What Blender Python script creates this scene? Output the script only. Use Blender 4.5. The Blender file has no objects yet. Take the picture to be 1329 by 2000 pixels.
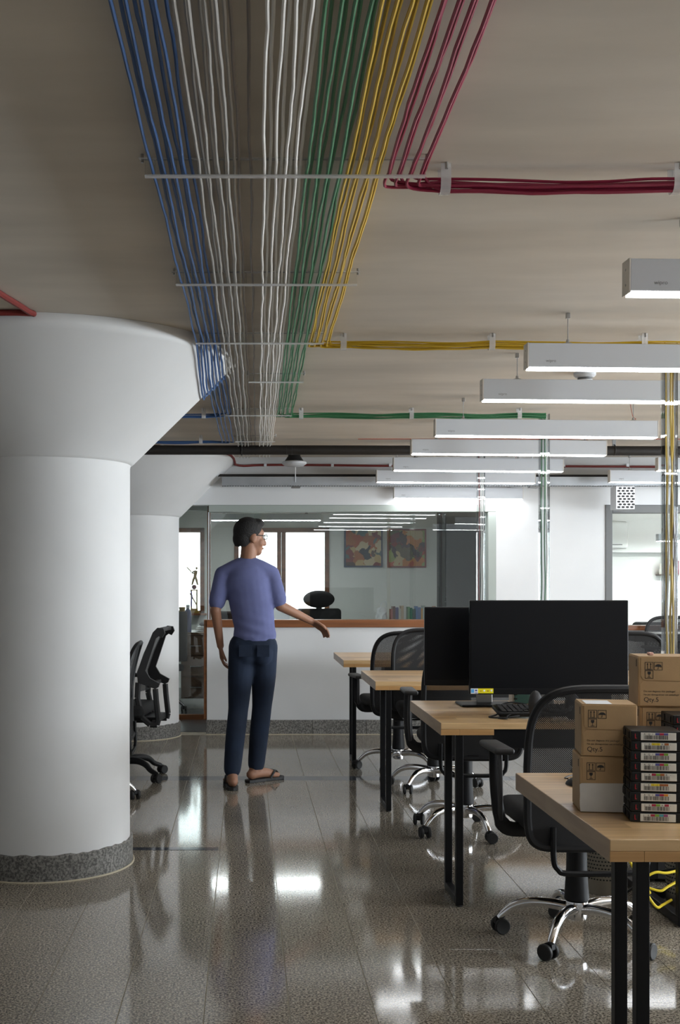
import bpy, bmesh, math, random
from mathutils import Vector, Matrix, Euler
random.seed(7)
R = math.radians
sc = bpy.context.scene
COL = sc.collection

# ------------------------------------------------------------------ camera, world, exposure
F_PX, EYE, VPX, VPY = 2250.0, 1.325, 480.0, 1135.0
cd = bpy.data.cameras.new('camera'); cam = bpy.data.objects.new('camera', cd); COL.objects.link(cam)
cam.location = (0, 0, EYE); cam.rotation_euler = (R(90), 0, 0)
cd.sensor_fit = 'VERTICAL'; cd.sensor_height = 36.0; cd.lens = 36.0 * F_PX / 2000.0
cd.shift_x = (664.5 - VPX) / 2000.0; cd.shift_y = (VPY - 1000.0) / 2000.0
cd.clip_start = 0.05; cd.clip_end = 200
sc.camera = cam
w = bpy.data.worlds.new('daylight'); sc.world = w; w.use_nodes = True
w.node_tree.nodes['Background'].inputs['Color'].default_value = (0.90, 0.96, 1.0, 1)
w.node_tree.nodes['Background'].inputs['Strength'].default_value = 3.2
vs = sc.view_settings
vs.view_transform = 'Standard'; vs.look = 'None'; vs.exposure = 0.8; vs.gamma = 1.0; vs.use_curve_mapping = False
LAMP = 11.3          # radiance of the pendant diffusers
ROOM_LAMP = 36.0
BRIGHT_ROOM_LAMP = 70.0
# portals: sample the daylight through the two far windows
for px, pw in ((-1.03, 1.0), (.449, 1.15)):
    ld = bpy.data.lights.new('window_portal', 'AREA'); ld.shape = 'RECTANGLE'; ld.size = pw; ld.size_y = 1.03; ld.cycles.is_portal = True
    o = bpy.data.objects.new('window_portal', ld); COL.objects.link(o); o.location = (px, 14.40, 1.457); o.rotation_euler = (R(-90), 0, 0)
# added fill: cool area lamps in made-up windows of the unseen right wall
def window_light(name, loc, rot, sx, sy, power):
    ld = bpy.data.lights.new(name, 'AREA'); ld.shape = 'RECTANGLE'; ld.size = sx; ld.size_y = sy; ld.energy = power; ld.color = (.86, .93, 1.0)
    o = bpy.data.objects.new(name, ld); COL.objects.link(o); o.location = loc; o.rotation_euler = rot
FILL_WIN = [(1.3, 3.3), (4.0, 6.0), (6.8, 8.8)]
WIN_Z = (.85, 2.05)
for a, b in FILL_WIN: window_light('window_daylight', (7.05, (a + b) / 2, 1.45), (R(90), 0, R(90)), b - a - .1, 1.1, 85 if a > 2 else 130)

# ------------------------------------------------------------------ materials
def new_mat(name):
    m = bpy.data.materials.new(name); m.use_nodes = True
    nt = m.node_tree; b = nt.nodes['Principled BSDF']
    return m, nt, b
def N(nt, t, **kw):
    n = nt.nodes.new(t)
    for k, v in kw.items(): setattr(n, k, v)
    return n
def mat(name, col, rough=.5, metal=0.0, spec=.5, var=0.0, vscale=6.0, bump=0.0, bscale=60.0, stretch=(1, 1, 1), coat=0.0, space='Position', rvar=0.0):
    m, nt, b = new_mat(name)
    b.inputs['Roughness'].default_value = rough; b.inputs['Metallic'].default_value = metal
    b.inputs['Specular IOR Level'].default_value = spec; b.inputs['Coat Weight'].default_value = coat
    b.inputs['Base Color'].default_value = (*col, 1)
    if var or bump or rvar:
        if space == 'Position':
            src = N(nt, 'ShaderNodeNewGeometry').outputs['Position']
        else:
            src = N(nt, 'ShaderNodeTexCoord').outputs['Object']
        mp = N(nt, 'ShaderNodeMapping'); mp.inputs['Scale'].default_value = stretch
        nt.links.new(src, mp.inputs['Vector'])
        if var or rvar:
            no = N(nt, 'ShaderNodeTexNoise'); no.inputs['Scale'].default_value = vscale; no.inputs['Detail'].default_value = 5
            nt.links.new(mp.outputs[0], no.inputs['Vector'])
            if var:
                cr = N(nt, 'ShaderNodeValToRGB')
                cr.color_ramp.elements[0].position = .3; cr.color_ramp.elements[1].position = .7
                cr.color_ramp.elements[0].color = (*[max(0, c * (1 - var)) for c in col], 1)
                cr.color_ramp.elements[1].color = (*[min(1, c * (1 + var)) for c in col], 1)
                nt.links.new(no.outputs['Fac'], cr.inputs[0]); nt.links.new(cr.outputs[0], b.inputs['Base Color'])
            if rvar:
                mr = N(nt, 'ShaderNodeMapRange'); mr.inputs[3].default_value = max(0, rough - rvar); mr.inputs[4].default_value = rough + rvar
                nt.links.new(no.outputs['Fac'], mr.inputs[0]); nt.links.new(mr.outputs[0], b.inputs['Roughness'])
        if bump:
            n2 = N(nt, 'ShaderNodeTexNoise'); n2.inputs['Scale'].default_value = bscale; n2.inputs['Detail'].default_value = 4
            nt.links.new(mp.outputs[0], n2.inputs['Vector'])
            bp = N(nt, 'ShaderNodeBump'); bp.inputs['Strength'].default_value = bump; bp.inputs['Distance'].default_value = .01
            nt.links.new(n2.outputs['Fac'], bp.inputs['Height']); nt.links.new(bp.outputs[0], b.inputs['Normal'])
    return m
def emit(name, col, s):
    m, nt, b = new_mat(name)
    b.inputs['Base Color'].default_value = (*col, 1)
    b.inputs['Emission Color'].default_value = (*col, 1); b.inputs['Emission Strength'].default_value = s
    return m
def glassy(name, tint=(1, 1, 1), rough=.0, ior=1.5, boost=0.0):
    m, nt, b = new_mat(name); nt.nodes.remove(b)
    out = nt.nodes['Material Output']
    tr = N(nt, 'ShaderNodeBsdfTransparent'); tr.inputs[0].default_value = (*tint, 1)
    gl = N(nt, 'ShaderNodeBsdfGlossy'); gl.inputs['Roughness'].default_value = rough
    fr = N(nt, 'ShaderNodeFresnel'); fr.inputs[0].default_value = ior
    mx = N(nt, 'ShaderNodeMixShader')
    if boost:
        ad = N(nt, 'ShaderNodeMath', operation='ADD'); ad.use_clamp = True; ad.inputs[1].default_value = boost
        nt.links.new(fr.outputs[0], ad.inputs[0]); nt.links.new(ad.outputs[0], mx.inputs[0])
    else:
        nt.links.new(fr.outputs[0], mx.inputs[0])
    nt.links.new(tr.outputs[0], mx.inputs[1]); nt.links.new(gl.outputs[0], mx.inputs[2]); nt.links.new(mx.outputs[0], out.inputs[0])
    return m
def stone_mat(name, dark, light, rough, wav, scale=170, rnd=.12):
    m, nt, b = new_mat(name)
    pos = N(nt, 'ShaderNodeNewGeometry').outputs['Position']
    vo = N(nt, 'ShaderNodeTexNoise'); vo.inputs['Scale'].default_value = scale; vo.inputs['Detail'].default_value = 3; vo.inputs['Roughness'].default_value = .7
    nt.links.new(pos, vo.inputs['Vector'])
    cr = N(nt, 'ShaderNodeValToRGB'); e = cr.color_ramp.elements
    e[0].position = .41; e[1].position = .61; e[0].color = (*dark, 1); e[1].color = (*light, 1)
    nt.links.new(vo.outputs['Fac'], cr.inputs[0])
    big = N(nt, 'ShaderNodeTexNoise'); big.inputs['Scale'].default_value = 1.3; big.inputs['Detail'].default_value = 3
    nt.links.new(pos, big.inputs['Vector'])
    oi = N(nt, 'ShaderNodeObjectInfo')
    a1 = N(nt, 'ShaderNodeMapRange'); a1.inputs[3].default_value = 1 - rnd; a1.inputs[4].default_value = 1 + rnd
    nt.links.new(oi.outputs['Random'], a1.inputs[0])
    a2 = N(nt, 'ShaderNodeMapRange'); a2.inputs[1].default_value = .3; a2.inputs[2].default_value = .7; a2.inputs[3].default_value = .85; a2.inputs[4].default_value = 1.15
    nt.links.new(big.outputs['Fac'], a2.inputs[0])
    mu = N(nt, 'ShaderNodeMath', operation='MULTIPLY'); nt.links.new(a1.outputs[0], mu.inputs[0]); nt.links.new(a2.outputs[0], mu.inputs[1])
    mc = N(nt, 'ShaderNodeVectorMath', operation='SCALE'); nt.links.new(cr.outputs[0], mc.inputs[0]); nt.links.new(mu.outputs[0], mc.inputs['Scale'])
    nt.links.new(mc.outputs[0], b.inputs['Base Color'])
    b.inputs['Roughness'].default_value = rough
    if wav: b.inputs['Specular IOR Level'].default_value = .8
    if wav:
        wn = N(nt, 'ShaderNodeTexNoise'); wn.inputs['Scale'].default_value = 7.0; wn.inputs['Detail'].default_value = 1.5
        nt.links.new(pos, wn.inputs['Vector'])
        bp = N(nt, 'ShaderNodeBump'); bp.inputs['Strength'].default_value = wav; bp.inputs['Distance'].default_value = .003
        nt.links.new(wn.outputs['Fac'], bp.inputs['Height']); nt.links.new(bp.outputs[0], b.inputs['Normal'])
    return m
def wood_mat(name, c0, c1, axis='X', scale=14.0, rough=.28, stave=0.06, coat=.15):
    m, nt, b = new_mat(name)
    tc = N(nt, 'ShaderNodeTexCoord').outputs['Object']
    mp = N(nt, 'ShaderNodeMapping')
    mp.inputs['Scale'].default_value = (.07, 1, 1) if axis == 'X' else ((1, .07, 1) if axis == 'Y' else (1, 1, .07))
    nt.links.new(tc, mp.inputs['Vector'])
    n1 = N(nt, 'ShaderNodeTexNoise'); n1.inputs['Scale'].default_value = scale * 2.2; n1.inputs['Detail'].default_value = 6; n1.inputs['Distortion'].default_value = .6
    nt.links.new(mp.outputs[0], n1.inputs['Vector'])
    # staves: hard-edged strips glued side by side
    sp = N(nt, 'ShaderNodeSeparateXYZ'); nt.links.new(tc, sp.inputs[0])
    dv = N(nt, 'ShaderNodeMath', operation='DIVIDE'); dv.inputs[1].default_value = stave
    nt.links.new(sp.outputs['Y' if axis == 'X' else 'X'], dv.inputs[0])
    fl = N(nt, 'ShaderNodeMath', operation='FLOOR'); nt.links.new(dv.outputs[0], fl.inputs[0])
    dv2 = N(nt, 'ShaderNodeMath', operation='DIVIDE'); dv2.inputs[1].default_value = .55
    of = N(nt, 'ShaderNodeMath', operation='MULTIPLY_ADD'); of.inputs[1].default_value = .23
    nt.links.new(fl.outputs[0], of.inputs[0]); nt.links.new(sp.outputs['X' if axis == 'X' else 'Y'], of.inputs[2])
    nt.links.new(of.outputs[0], dv2.inputs[0])
    f2 = N(nt, 'ShaderNodeMath', operation='FLOOR'); nt.links.new(dv2.outputs[0], f2.inputs[0])
    cb = N(nt, 'ShaderNodeCombineXYZ'); nt.links.new(fl.outputs[0], cb.inputs[0]); nt.links.new(f2.outputs[0], cb.inputs[1])
    wn = N(nt, 'ShaderNodeTexWhiteNoise'); wn.noise_dimensions = '3D'; nt.links.new(cb.outputs[0], wn.inputs['Vector'])
    ad = N(nt, 'ShaderNodeMath', operation='MULTIPLY_ADD'); ad.inputs[1].default_value = .45
    nt.links.new(wn.outputs['Value'], ad.inputs[0]); nt.links.new(n1.outputs['Fac'], ad.inputs[2])
    cr = N(nt, 'ShaderNodeValToRGB'); e = cr.color_ramp.elements
    e[0].position = .42; e[1].position = .98; e[0].color = (*c0, 1); e[1].color = (*c1, 1)
    nt.links.new(ad.outputs[0], cr.inputs[0]); nt.links.new(cr.outputs[0], b.inputs['Base Color'])
    b.inputs['Roughness'].default_value = rough; b.inputs['Coat Weight'].default_value = coat; b.inputs['Coat Roughness'].default_value = .15
    return m
def mesh_fabric(name, cell=.005, thr=.23):
    m, nt, b = new_mat(name)
    b.inputs['Base Color'].default_value = (.012, .012, .013, 1); b.inputs['Roughness'].default_value = .7
    tc = N(nt, 'ShaderNodeTexCoord').outputs['Object']
    sp = N(nt, 'ShaderNodeSeparateXYZ'); nt.links.new(tc, sp.inputs[0])
    cb = N(nt, 'ShaderNodeCombineXYZ')
    nt.links.new(sp.outputs['X'], cb.inputs[0]); nt.links.new(sp.outputs['Z'], cb.inputs[1])
    mp = N(nt, 'ShaderNodeMapping'); mp.inputs['Rotation'].default_value = (0, 0, R(45))
    nt.links.new(cb.outputs[0], mp.inputs['Vector'])
    vo = N(nt, 'ShaderNodeTexVoronoi'); vo.voronoi_dimensions = '2D'; vo.inputs['Scale'].default_value = 1 / cell; vo.inputs['Randomness'].default_value = 0
    nt.links.new(mp.outputs[0], vo.inputs['Vector'])
    gt = N(nt, 'ShaderNodeMath', operation='GREATER_THAN'); gt.inputs[1].default_value = thr
    nt.links.new(vo.outputs['Distance'], gt.inputs[0]); nt.links.new(gt.outputs[0], b.inputs['Alpha'])
    return m

M = {}
M['ceiling'] = mat('painted_ceiling', (.62, .565, .49), .9, var=.14, vscale=1.6, stretch=(.5, 1.8, 1), bump=.25, bscale=4)
M['white'] = mat('white_plaster', (.665, .675, .68), .75, var=.03, vscale=2.5, bump=.06, bscale=9)
M['column'] = mat('column_plaster', (.70, .70, .695), .7, var=.04, vscale=2.2, bump=.10, bscale=7)
M['wall_room'] = mat('room_paint', (.80, .83, .80), .8, var=.03, vscale=2)
M['wall_bright'] = mat('bright_room_paint', (.86, .86, .83), .8, var=.01)
M['tile'] = stone_mat('polished_terrazzo', (.072, .060, .047), (.45, .40, .325), .08, .022, 130, rnd=.03)
M['tile_dark'] = stone_mat('dark_inlay_stone', (.03, .035, .045), (.09, .10, .12), .08, .15)
M['grout'] = mat('grout', (.42, .38, .30), .8, var=.2, vscale=15)
M['skirting'] = stone_mat('grey_skirting_stone', (.075, .072, .066), (.26, .25, .23), .6, 0, 90)
M['skirting_edge'] = mat('mortar_bead', (.50, .44, .33), .8)
M['room_floor'] = mat('dark_room_floor', (.06, .06, .06), .25, var=.2)
M['wood'] = wood_mat('oak_butcher_block', (.40, .235, .105), (.76, .52, .27))
M['wood_edge'] = wood_mat('oak_edge', (.36, .18, .06), (.60, .35, .14), stave=.4, rough=.4)
M['wood_side'] = wood_mat('oak_side', (.25, .165, .10), (.42, .30, .19), axis='Y', stave=.4, rough=.4)
M['teak'] = mat('teak_frame', (.20, .075, .025), .4, var=.25, vscale=6, stretch=(1, 1, 4))
M['teak_h'] = mat('teak_sill', (.22, .08, .028), .35, var=.25, vscale=6, stretch=(.3, 1, 6))
M['brown_desk'] = mat('brown_laminate', (.10, .055, .03), .4, var=.2, vscale=5)
M['black_metal'] = mat('black_powder_coat', (.005, .005, .0055), .42, spec=.22)
M['black_plastic'] = mat('black_plastic', (.010, .010, .011), .5, spec=.3)
M['grey_plastic'] = mat('dark_grey_plastic', (.032, .031, .032), .55, spec=.35)
M['black_fabric'] = mat('black_fabric', (.010, .010, .011), .85, bump=.2, bscale=900, space='Object')
M['mesh'] = mesh_fabric('black_mesh_fabric')
M['chrome'] = mat('chrome', (.78, .78, .80), .09, metal=1.0)
M['steel'] = mat('brushed_steel', (.42, .42, .42), .32, metal=1.0)
M['screen'] = mat('screen_glass', (.003, .0035, .005), .38, spec=.2)
M['bezel'] = mat('monitor_bezel', (.004, .004, .005), .4, spec=.25)
M['silver'] = mat('silver_plastic', (.36, .35, .33), .35, metal=.5)
M['lamp_body'] = mat('lamp_housing', (.56, .58, .61), .5)
M['lamp_cap'] = mat('lamp_end_cap', (.62, .58, .52), .5)
M['lamp_glow'] = emit('lamp_diffuser', (.96, .98, 1.0), LAMP)
M['room_glow'] = emit('room_lamp_diffuser', (.95, .98, 1.0), ROOM_LAMP)
M['bright_glow'] = emit('bright_room_diffuser', (.97, .98, 1.0), BRIGHT_ROOM_LAMP)
M['wire'] = mat('steel_wire', (.25, .25, .25), .4, metal=1)
M['red_wire'] = mat('red_cord', (.45, .10, .06), .5)
M['print'] = mat('dark_print', (.035, .03, .028), .7)
M['grey_print'] = mat('grey_print', (.22, .22, .23), .6)
M['blue'] = mat('blue_cable', (.035, .10, .26), .5)
M['grey'] = mat('grey_cable', (.40, .385, .36), .5)
M['taupe'] = mat('taupe_cable', (.20, .17, .15), .5)
M['whitec'] = mat('white_cable', (.84, .82, .78), .5)
M['green'] = mat('green_cable', (.045, .20, .085), .5)
M['yellow'] = mat('yellow_cable', (.58, .37, .015), .5)
M['red'] = mat('crimson_cable', (.27, .010, .045), .5)
M['conduit'] = mat('red_conduit', (.20, .022, .018), .5)
M['acrylic'] = glassy('clear_acrylic', (.96, .97, .97), .02, 1.45, .03)
def highlight_tint(name, f):
    m, nt, b = new_mat(name); b.inputs['Base Color'].default_value = (.9, .9, .9, 1); b.inputs['Roughness'].default_value = .2
    b.inputs['Alpha'].default_value = f; return m
M['acrylic_bar'] = highlight_tint('highlight_acrylic', .45)  # pale tint paints whitish highlights into the clear acrylic
M['glass'] = glassy('partition_glass', (.955, .98, .97), .0, 1.52, .035)
M['pane'] = glassy('window_glass', (.97, .99, .98), .0, 1.45)
M['door_glass'] = glassy('door_glass', (.88, .91, .90), .0, 1.52, .04)
M['frame_grey'] = mat('grey_green_frame', (.34, .38, .35), .5)
M['frame_dark'] = mat('dark_grey_frame', (.13, .135, .135), .5)
M['pipe'] = mat('black_insulated_pipe', (.016, .013, .011), .6, bump=.3, bscale=30)
M['galv'] = mat('galvanised_tray', (.42, .44, .46), .45, metal=.6, var=.1)
M['card'] = mat('brown_cardboard', (.50, .325, .165), .8, var=.10, vscale=9, bump=.05, bscale=200)
M['card_side'] = mat('cardboard_side', (.40, .28, .165), .85, var=.1, vscale=9)
M['paper'] = mat('white_paper', (.74, .71, .66), .8, var=.06, vscale=20)
M['label'] = mat('label_paper', (.80, .77, .70), .6)
M['tape_shell'] = mat('cartridge_plastic', (.009, .009, .009), .4, spec=.3)
M['red_tab'] = mat('red_tab', (.42, .01, .02), .4)
for k, c in dict(lb_blue=(.10, .10, .34), lb_red=(.42, .015, .05), lb_yellow=(.85, .65, .02), lb_green=(.22, .42, .04), lb_orange=(.40, .12, .03), lb_amber=(.72, .28, .02), lb_cyan=(.05, .33, .42), lb_magenta=(.36, .07, .22),
                 st_blue=(.10, .42, .82), st_yellow=(.90, .78, .0), st_white=(.85, .87, .9)).items():
    M[k] = mat(k, c, .55)
M['bin'] = mat('perforated_steel', (.30, .27, .22), .35, metal=.9)
M['hole'] = mat('dark_hole', (.012, .012, .012), .8)
M['rubber'] = mat('black_rubber', (.012, .012, .012), .6)
M['shirt'] = mat('periwinkle_cotton', (.125, .14, .29), .95, var=.10, vscale=9, space='Object', bump=.25, bscale=14)
M['jeans'] = mat('navy_denim', (.006, .014, .034), .9, var=.25, vscale=7, space='Object', bump=.2, bscale=16)
M['skin'] = mat('skin', (.30, .145, .085), .55, var=.06, vscale=8, space='Object')
M['hair'] = mat('black_hair', (.005, .004, .004), .75, bump=.5, bscale=120, space='Object')
M['lips'] = mat('lips', (.22, .08, .06), .5)
M['sclera'] = mat('eye_white', (.7, .7, .68), .3)
M['gold'] = mat('gold_plastic', (.34, .21, .035), .4, metal=.3)
M['blue_bottle'] = mat('blue_bottle', (.015, .03, .13), .3)
M['green_fabric'] = mat('green_trim', (.12, .26, .05), .7)
M['purple'] = mat('purple_ribbon', (.10, .07, .40), .6)
M['ball'] = mat('maroon_ball', (.22, .03, .06), .4)
M['dark_wall'] = mat('dark_slate_wall', (.075, .085, .09), .7, var=.15, vscale=1.5)
M['binder_green'] = mat('teal_binder', (.05, .14, .13), .5)
M['pale_bag'] = mat('white_plastic_bag', (.70, .74, .76), .5)

def painting_mat(name, seed, palette):
    m, nt, b = new_mat(name)
    tc = N(nt, 'ShaderNodeTexCoord').outputs['Object']
    mp = N(nt, 'ShaderNodeMapping'); mp.inputs['Location'].default_value = (seed, seed * .7, seed * 1.3)
    nt.links.new(tc, mp.inputs[0])
    n0 = N(nt, 'ShaderNodeTexNoise'); n0.inputs['Scale'].default_value = 9.0; n0.inputs['Detail'].default_value = 5
    nt.links.new(mp.outputs[0], n0.inputs['Vector'])
    sc_ = N(nt, 'ShaderNodeVectorMath', operation='SCALE'); sc_.inputs['Scale'].default_value = .22; nt.links.new(n0.outputs['Color'], sc_.inputs[0])
    av = N(nt, 'ShaderNodeVectorMath', operation='ADD'); nt.links.new(mp.outputs[0], av.inputs[0]); nt.links.new(sc_.outputs[0], av.inputs[1])
    vo = N(nt, 'ShaderNodeTexVoronoi'); vo.inputs['Scale'].default_value = 9.0; nt.links.new(av.outputs[0], vo.inputs['Vector'])
    sx = N(nt, 'ShaderNodeSeparateXYZ'); nt.links.new(vo.outputs['Color'], sx.inputs[0])
    n1 = N(nt, 'ShaderNodeMath', operation='MULTIPLY_ADD'); n1.inputs[1].default_value = .5; n1.inputs[2].default_value = .30
    nt.links.new(sx.outputs[0], n1.inputs[0])
    cr = N(nt, 'ShaderNodeValToRGB'); cr.color_ramp.interpolation = 'CONSTANT'
    for i, (p, c) in enumerate(palette):
        e = cr.color_ramp.elements[i] if i < 2 else cr.color_ramp.elements.new(p)
        e.position = p; e.color = (*c, 1)
    nt.links.new(n1.outputs[0], cr.inputs[0]); nt.links.new(cr.outputs[0], b.inputs['Base Color'])
    b.inputs['Roughness'].default_value = .5
    return m

# ------------------------------------------------------------------ mesh builder
class MB:
    def __init__(s): s.v = []; s.f = []
    def add(s, vs_, fs, Mx=None):
        o = len(s.v)
        s.v += [tuple(Mx @ Vector(v)) if Mx else tuple(v) for v in vs_]
        s.f += [tuple(i + o for i in f) for f in fs]; return s
    def box(s, x0, x1, y0, y1, z0, z1, Mx=None):
        vs_ = [(x, y, z) for z in (z0, z1) for y in (y0, y1) for x in (x0, x1)]
        return s.add(vs_, [(0, 2, 3, 1), (4, 5, 7, 6), (0, 1, 5, 4), (2, 6, 7, 3), (0, 4, 6, 2), (1, 3, 7, 5)], Mx)
    def rbox(s, x0, x1, y0, y1, z0, z1, r=.005, seg=2, Mx=None):
        bm = bmesh.new(); bmesh.ops.create_cube(bm, size=1)
        for v in bm.verts:
            v.co = Vector(((x0 + x1) / 2 + v.co.x * (x1 - x0), (y0 + y1) / 2 + v.co.y * (y1 - y0), (z0 + z1) / 2 + v.co.z * (z1 - z0)))
        bmesh.ops.bevel(bm, geom=bm.edges[:], offset=min(r, .49 * min(x1 - x0, y1 - y0, z1 - z0)), segments=seg, affect='EDGES', profile=.5)
        return s.addbm(bm, Mx)
    def addbm(s, bm, Mx=None):
        bm.verts.index_update()
        s.add([v.co.copy() for v in bm.verts], [[v.index for v in f.verts] for f in bm.faces], Mx); bm.free(); return s
    def tube(s, pts, r, n=8, closed=False, cap=True, sq=None, Mx=None):
        P = [Vector(p) for p in pts]; m = len(P)
        rs = r if isinstance(r, (list, tuple)) else [r] * m
        T = []
        for i in range(m):
            if closed: t = P[(i + 1) % m] - P[i - 1]
            else: t = P[min(i + 1, m - 1)] - P[max(i - 1, 0)]
            T.append(t.normalized())
        up = Vector((0, 0, 1)) if abs(T[0].z) < .9 else Vector((0, 1, 0))
        nx = T[0].cross(up).normalized(); vs_ = []
        for i in range(m):
            nx = (nx - T[i] * nx.dot(T[i])).normalized(); ny = T[i].cross(nx)
            a, b = (sq if sq else (1, 1))
            for k in range(n):
                th = 2 * math.pi * (k + .5) / n
                vs_.append(P[i] + nx * (math.cos(th) * rs[i] * a) + ny * (math.sin(th) * rs[i] * b))
        fs = []
        for i in range(m if closed else m - 1):
            j = (i + 1) % m
            for k in range(n):
                l = (k + 1) % n
                fs.append((i * n + k, i * n + l, j * n + l, j * n + k))
        if cap and not closed:
            fs.append(tuple(range(n))[::-1]); fs.append(tuple((m - 1) * n + k for k in range(n)))
        return s.add(vs_, fs, Mx)
    def cyl(s, p0, p1, r, n=16, Mx=None): return s.tube([p0, p1], r, n, Mx=Mx)
    def bar(s, p0, p1, w, Mx=None): return s.tube([p0, p1], w * .7071, 4, Mx=Mx)
    def lathe(s, prof, n=24, Mx=None, c=(0, 0)):
        vs_ = []; fs = []
        for (r, z) in prof:
            for k in range(n):
                a = 2 * math.pi * k / n; vs_.append((c[0] + r * math.cos(a), c[1] + r * math.sin(a), z))
        for i in range(len(prof) - 1):
            for k in range(n):
                l = (k + 1) % n; fs.append((i * n + k, i * n + l, (i + 1) * n + l, (i + 1) * n + k))
        fs.append(tuple(range(n))[::-1]); fs.append(tuple((len(prof) - 1) * n + k for k in range(n)))
        return s.add(vs_, fs, Mx)
    def prism(s, poly, h0, h1, Mx=None):      # polygon in local XY, from h0 to h1 along local Z
        n = len(poly)
        vs_ = [(x, y, h0) for x, y in poly] + [(x, y, h1) for x, y in poly]
        fs = [tuple(range(n))[::-1], tuple(range(n, 2 * n))] + [(i, (i + 1) % n, n + (i + 1) % n, n + i) for i in range(n)]
        return s.add(vs_, fs, Mx)
    def ell(s, c, r, n=16, m=10, Mx=None):
        r = r if isinstance(r, (list, tuple)) else (r, r, r)
        vs_ = [(c[0], c[1], c[2] - r[2])]; fs = []
        for i in range(1, m):
            ph = -math.pi / 2 + math.pi * i / m
            for k in range(n):
                a = 2 * math.pi * k / n
                vs_.append((c[0] + r[0] * math.cos(ph) * math.cos(a), c[1] + r[1] * math.cos(ph) * math.sin(a), c[2] + r[2] * math.sin(ph)))
        vs_.append((c[0], c[1], c[2] + r[2])); top = len(vs_) - 1
        for k in range(n):
            l = (k + 1) % n
            fs.append((0, 1 + l, 1 + k)); fs.append((top, top - n + k, top - n + l))
            for i in range(m - 2): fs.append((1 + i * n + k, 1 + i * n + l, 1 + (i + 1) * n + l, 1 + (i + 1) * n + k))
        return s.add(vs_, fs, Mx)
    def mesh(s, name, material, smooth=False):
        me = bpy.data.meshes.new(name); me.from_pydata(s.v, [], s.f); me.validate(); me.update()
        me.materials.append(M[material] if isinstance(material, str) else material)
        if smooth:
            me.polygons.foreach_set('use_smooth', [True] * len(me.polygons)); me.set_sharp_from_angle(angle=R(38))
        return me
    def build(s, name, material, parent=None, smooth=False, loc=None, rot=None):
        return put(name, s.mesh(name, material, smooth), parent, loc, rot)
XZ = Matrix(((1, 0, 0, 0), (0, 0, -1, 0), (0, 1, 0, 0), (0, 0, 0, 1)))    # local XY drawing -> XZ plane, local +Z -> world -Y
def put(name, me, parent=None, loc=None, rot=None):
    o = bpy.data.objects.new(name, me); COL.objects.link(o)
    if parent: o.parent = parent
    if loc: o.location = loc
    if rot: o.rotation_euler = rot
    return o
def tag(o, label, cat, group=None):
    o['label'] = label; o['category'] = cat
    if group: o['group'] = group
    return o
def thing(name, label, cat, loc=(0, 0, 0), rz=0.0, group=None):
    o = put(name, None, None, loc, (0, 0, rz)); o.empty_display_size = .05
    return tag(o, label, cat, group)
def struct(o): o['kind'] = 'structure'; return o
def children(o): return [c for c in COL.objects if c.parent == o]
def copy_tree(o, parent=None, tree=None):
    tree = tree or collect(o)
    def rec(node, par):
        c = node[0].copy(); COL.objects.link(c); c.parent = par
        for ch in node[1]: rec(ch, c)
        return c
    return rec(tree, parent)
def collect(o): return (o, [collect(c) for c in o.children])
def smooth_path(pts, k=6):
    P = [Vector(p) for p in pts]; out = []
    for i in range(len(P) - 1):
        p0 = P[max(i - 1, 0)]; p1 = P[i]; p2 = P[i + 1]; p3 = P[min(i + 2, len(P) - 1)]
        for j in range(k):
            t = j / k
            out.append(.5 * ((2 * p1) + (p2 - p0) * t + (2 * p0 - 5 * p1 + 4 * p2 - p3) * t * t + (3 * p1 - p0 - 3 * p2 + p3) * t ** 3))
    out.append(P[-1]); return out
_txt = {}
def text_mesh(body, size, material, extrude=.0002):
    key = (body, size, material)
    if key not in _txt:
        cu = bpy.data.curves.new('lettering', 'FONT'); cu.body = body; cu.size = size; cu.extrude = extrude
        o = bpy.data.objects.new('lettering', cu); COL.objects.link(o)
        me = bpy.data.meshes.new_from_object(o.evaluated_get(bpy.context.evaluated_depsgraph_get()))
        bpy.data.objects.remove(o); me.materials.clear(); me.materials.append(M[material]); _txt[key] = me
    return _txt[key]
def text(body, size, material, parent, loc, rot=(R(90), 0, 0), name='lettering'):
    return put(name, text_mesh(body, size, material), parent, loc, rot)

# ------------------------------------------------------------------ the setting
CEIL = 2.398
WY = 9.97                    # front face of the far partition wall
fl = MB().box(-5, 7, -3, 14.9, -.12, -.0018).build('floor', 'grout'); struct(fl)
TW, GAP = .2625, .0026
def tile_geo(mb, x, y, w=TW, d=TW):
    a = .0005
    x0, x1, y0, y1 = x + GAP / 2, x + w - GAP / 2, y + .0004, y + d - .0004
    vs_ = [(x0, y0, -.0017), (x1, y0, -.0017), (x1, y1, -.0017), (x0, y1, -.0017), (x0, y0, -a), (x1, y0, -a), (x1, y1, -a), (x0, y1, -a),
           (x0 + a, y0 + a, 0), (x1 - a, y0 + a, 0), (x1 - a, y1 - a, 0), (x0 + a, y1 - a, 0)]
    fs = [(0, 1, 5, 4), (1, 2, 6, 5), (2, 3, 7, 6), (3, 0, 4, 7), (4, 5, 9, 8), (5, 6, 10, 9), (6, 7, 11, 10), (7, 4, 8, 11), (8, 9, 10, 11)]
    mb.add(vs_, fs)
tm = MB(); tile_geo(tm, 0, 0); tile_me = tm.mesh('tile', 'tile')
X0, Y0 = .135 - 20 * TW, 3.62 - 26 * TW
cells = []
STRIP = (7.664, 7.824)
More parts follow.
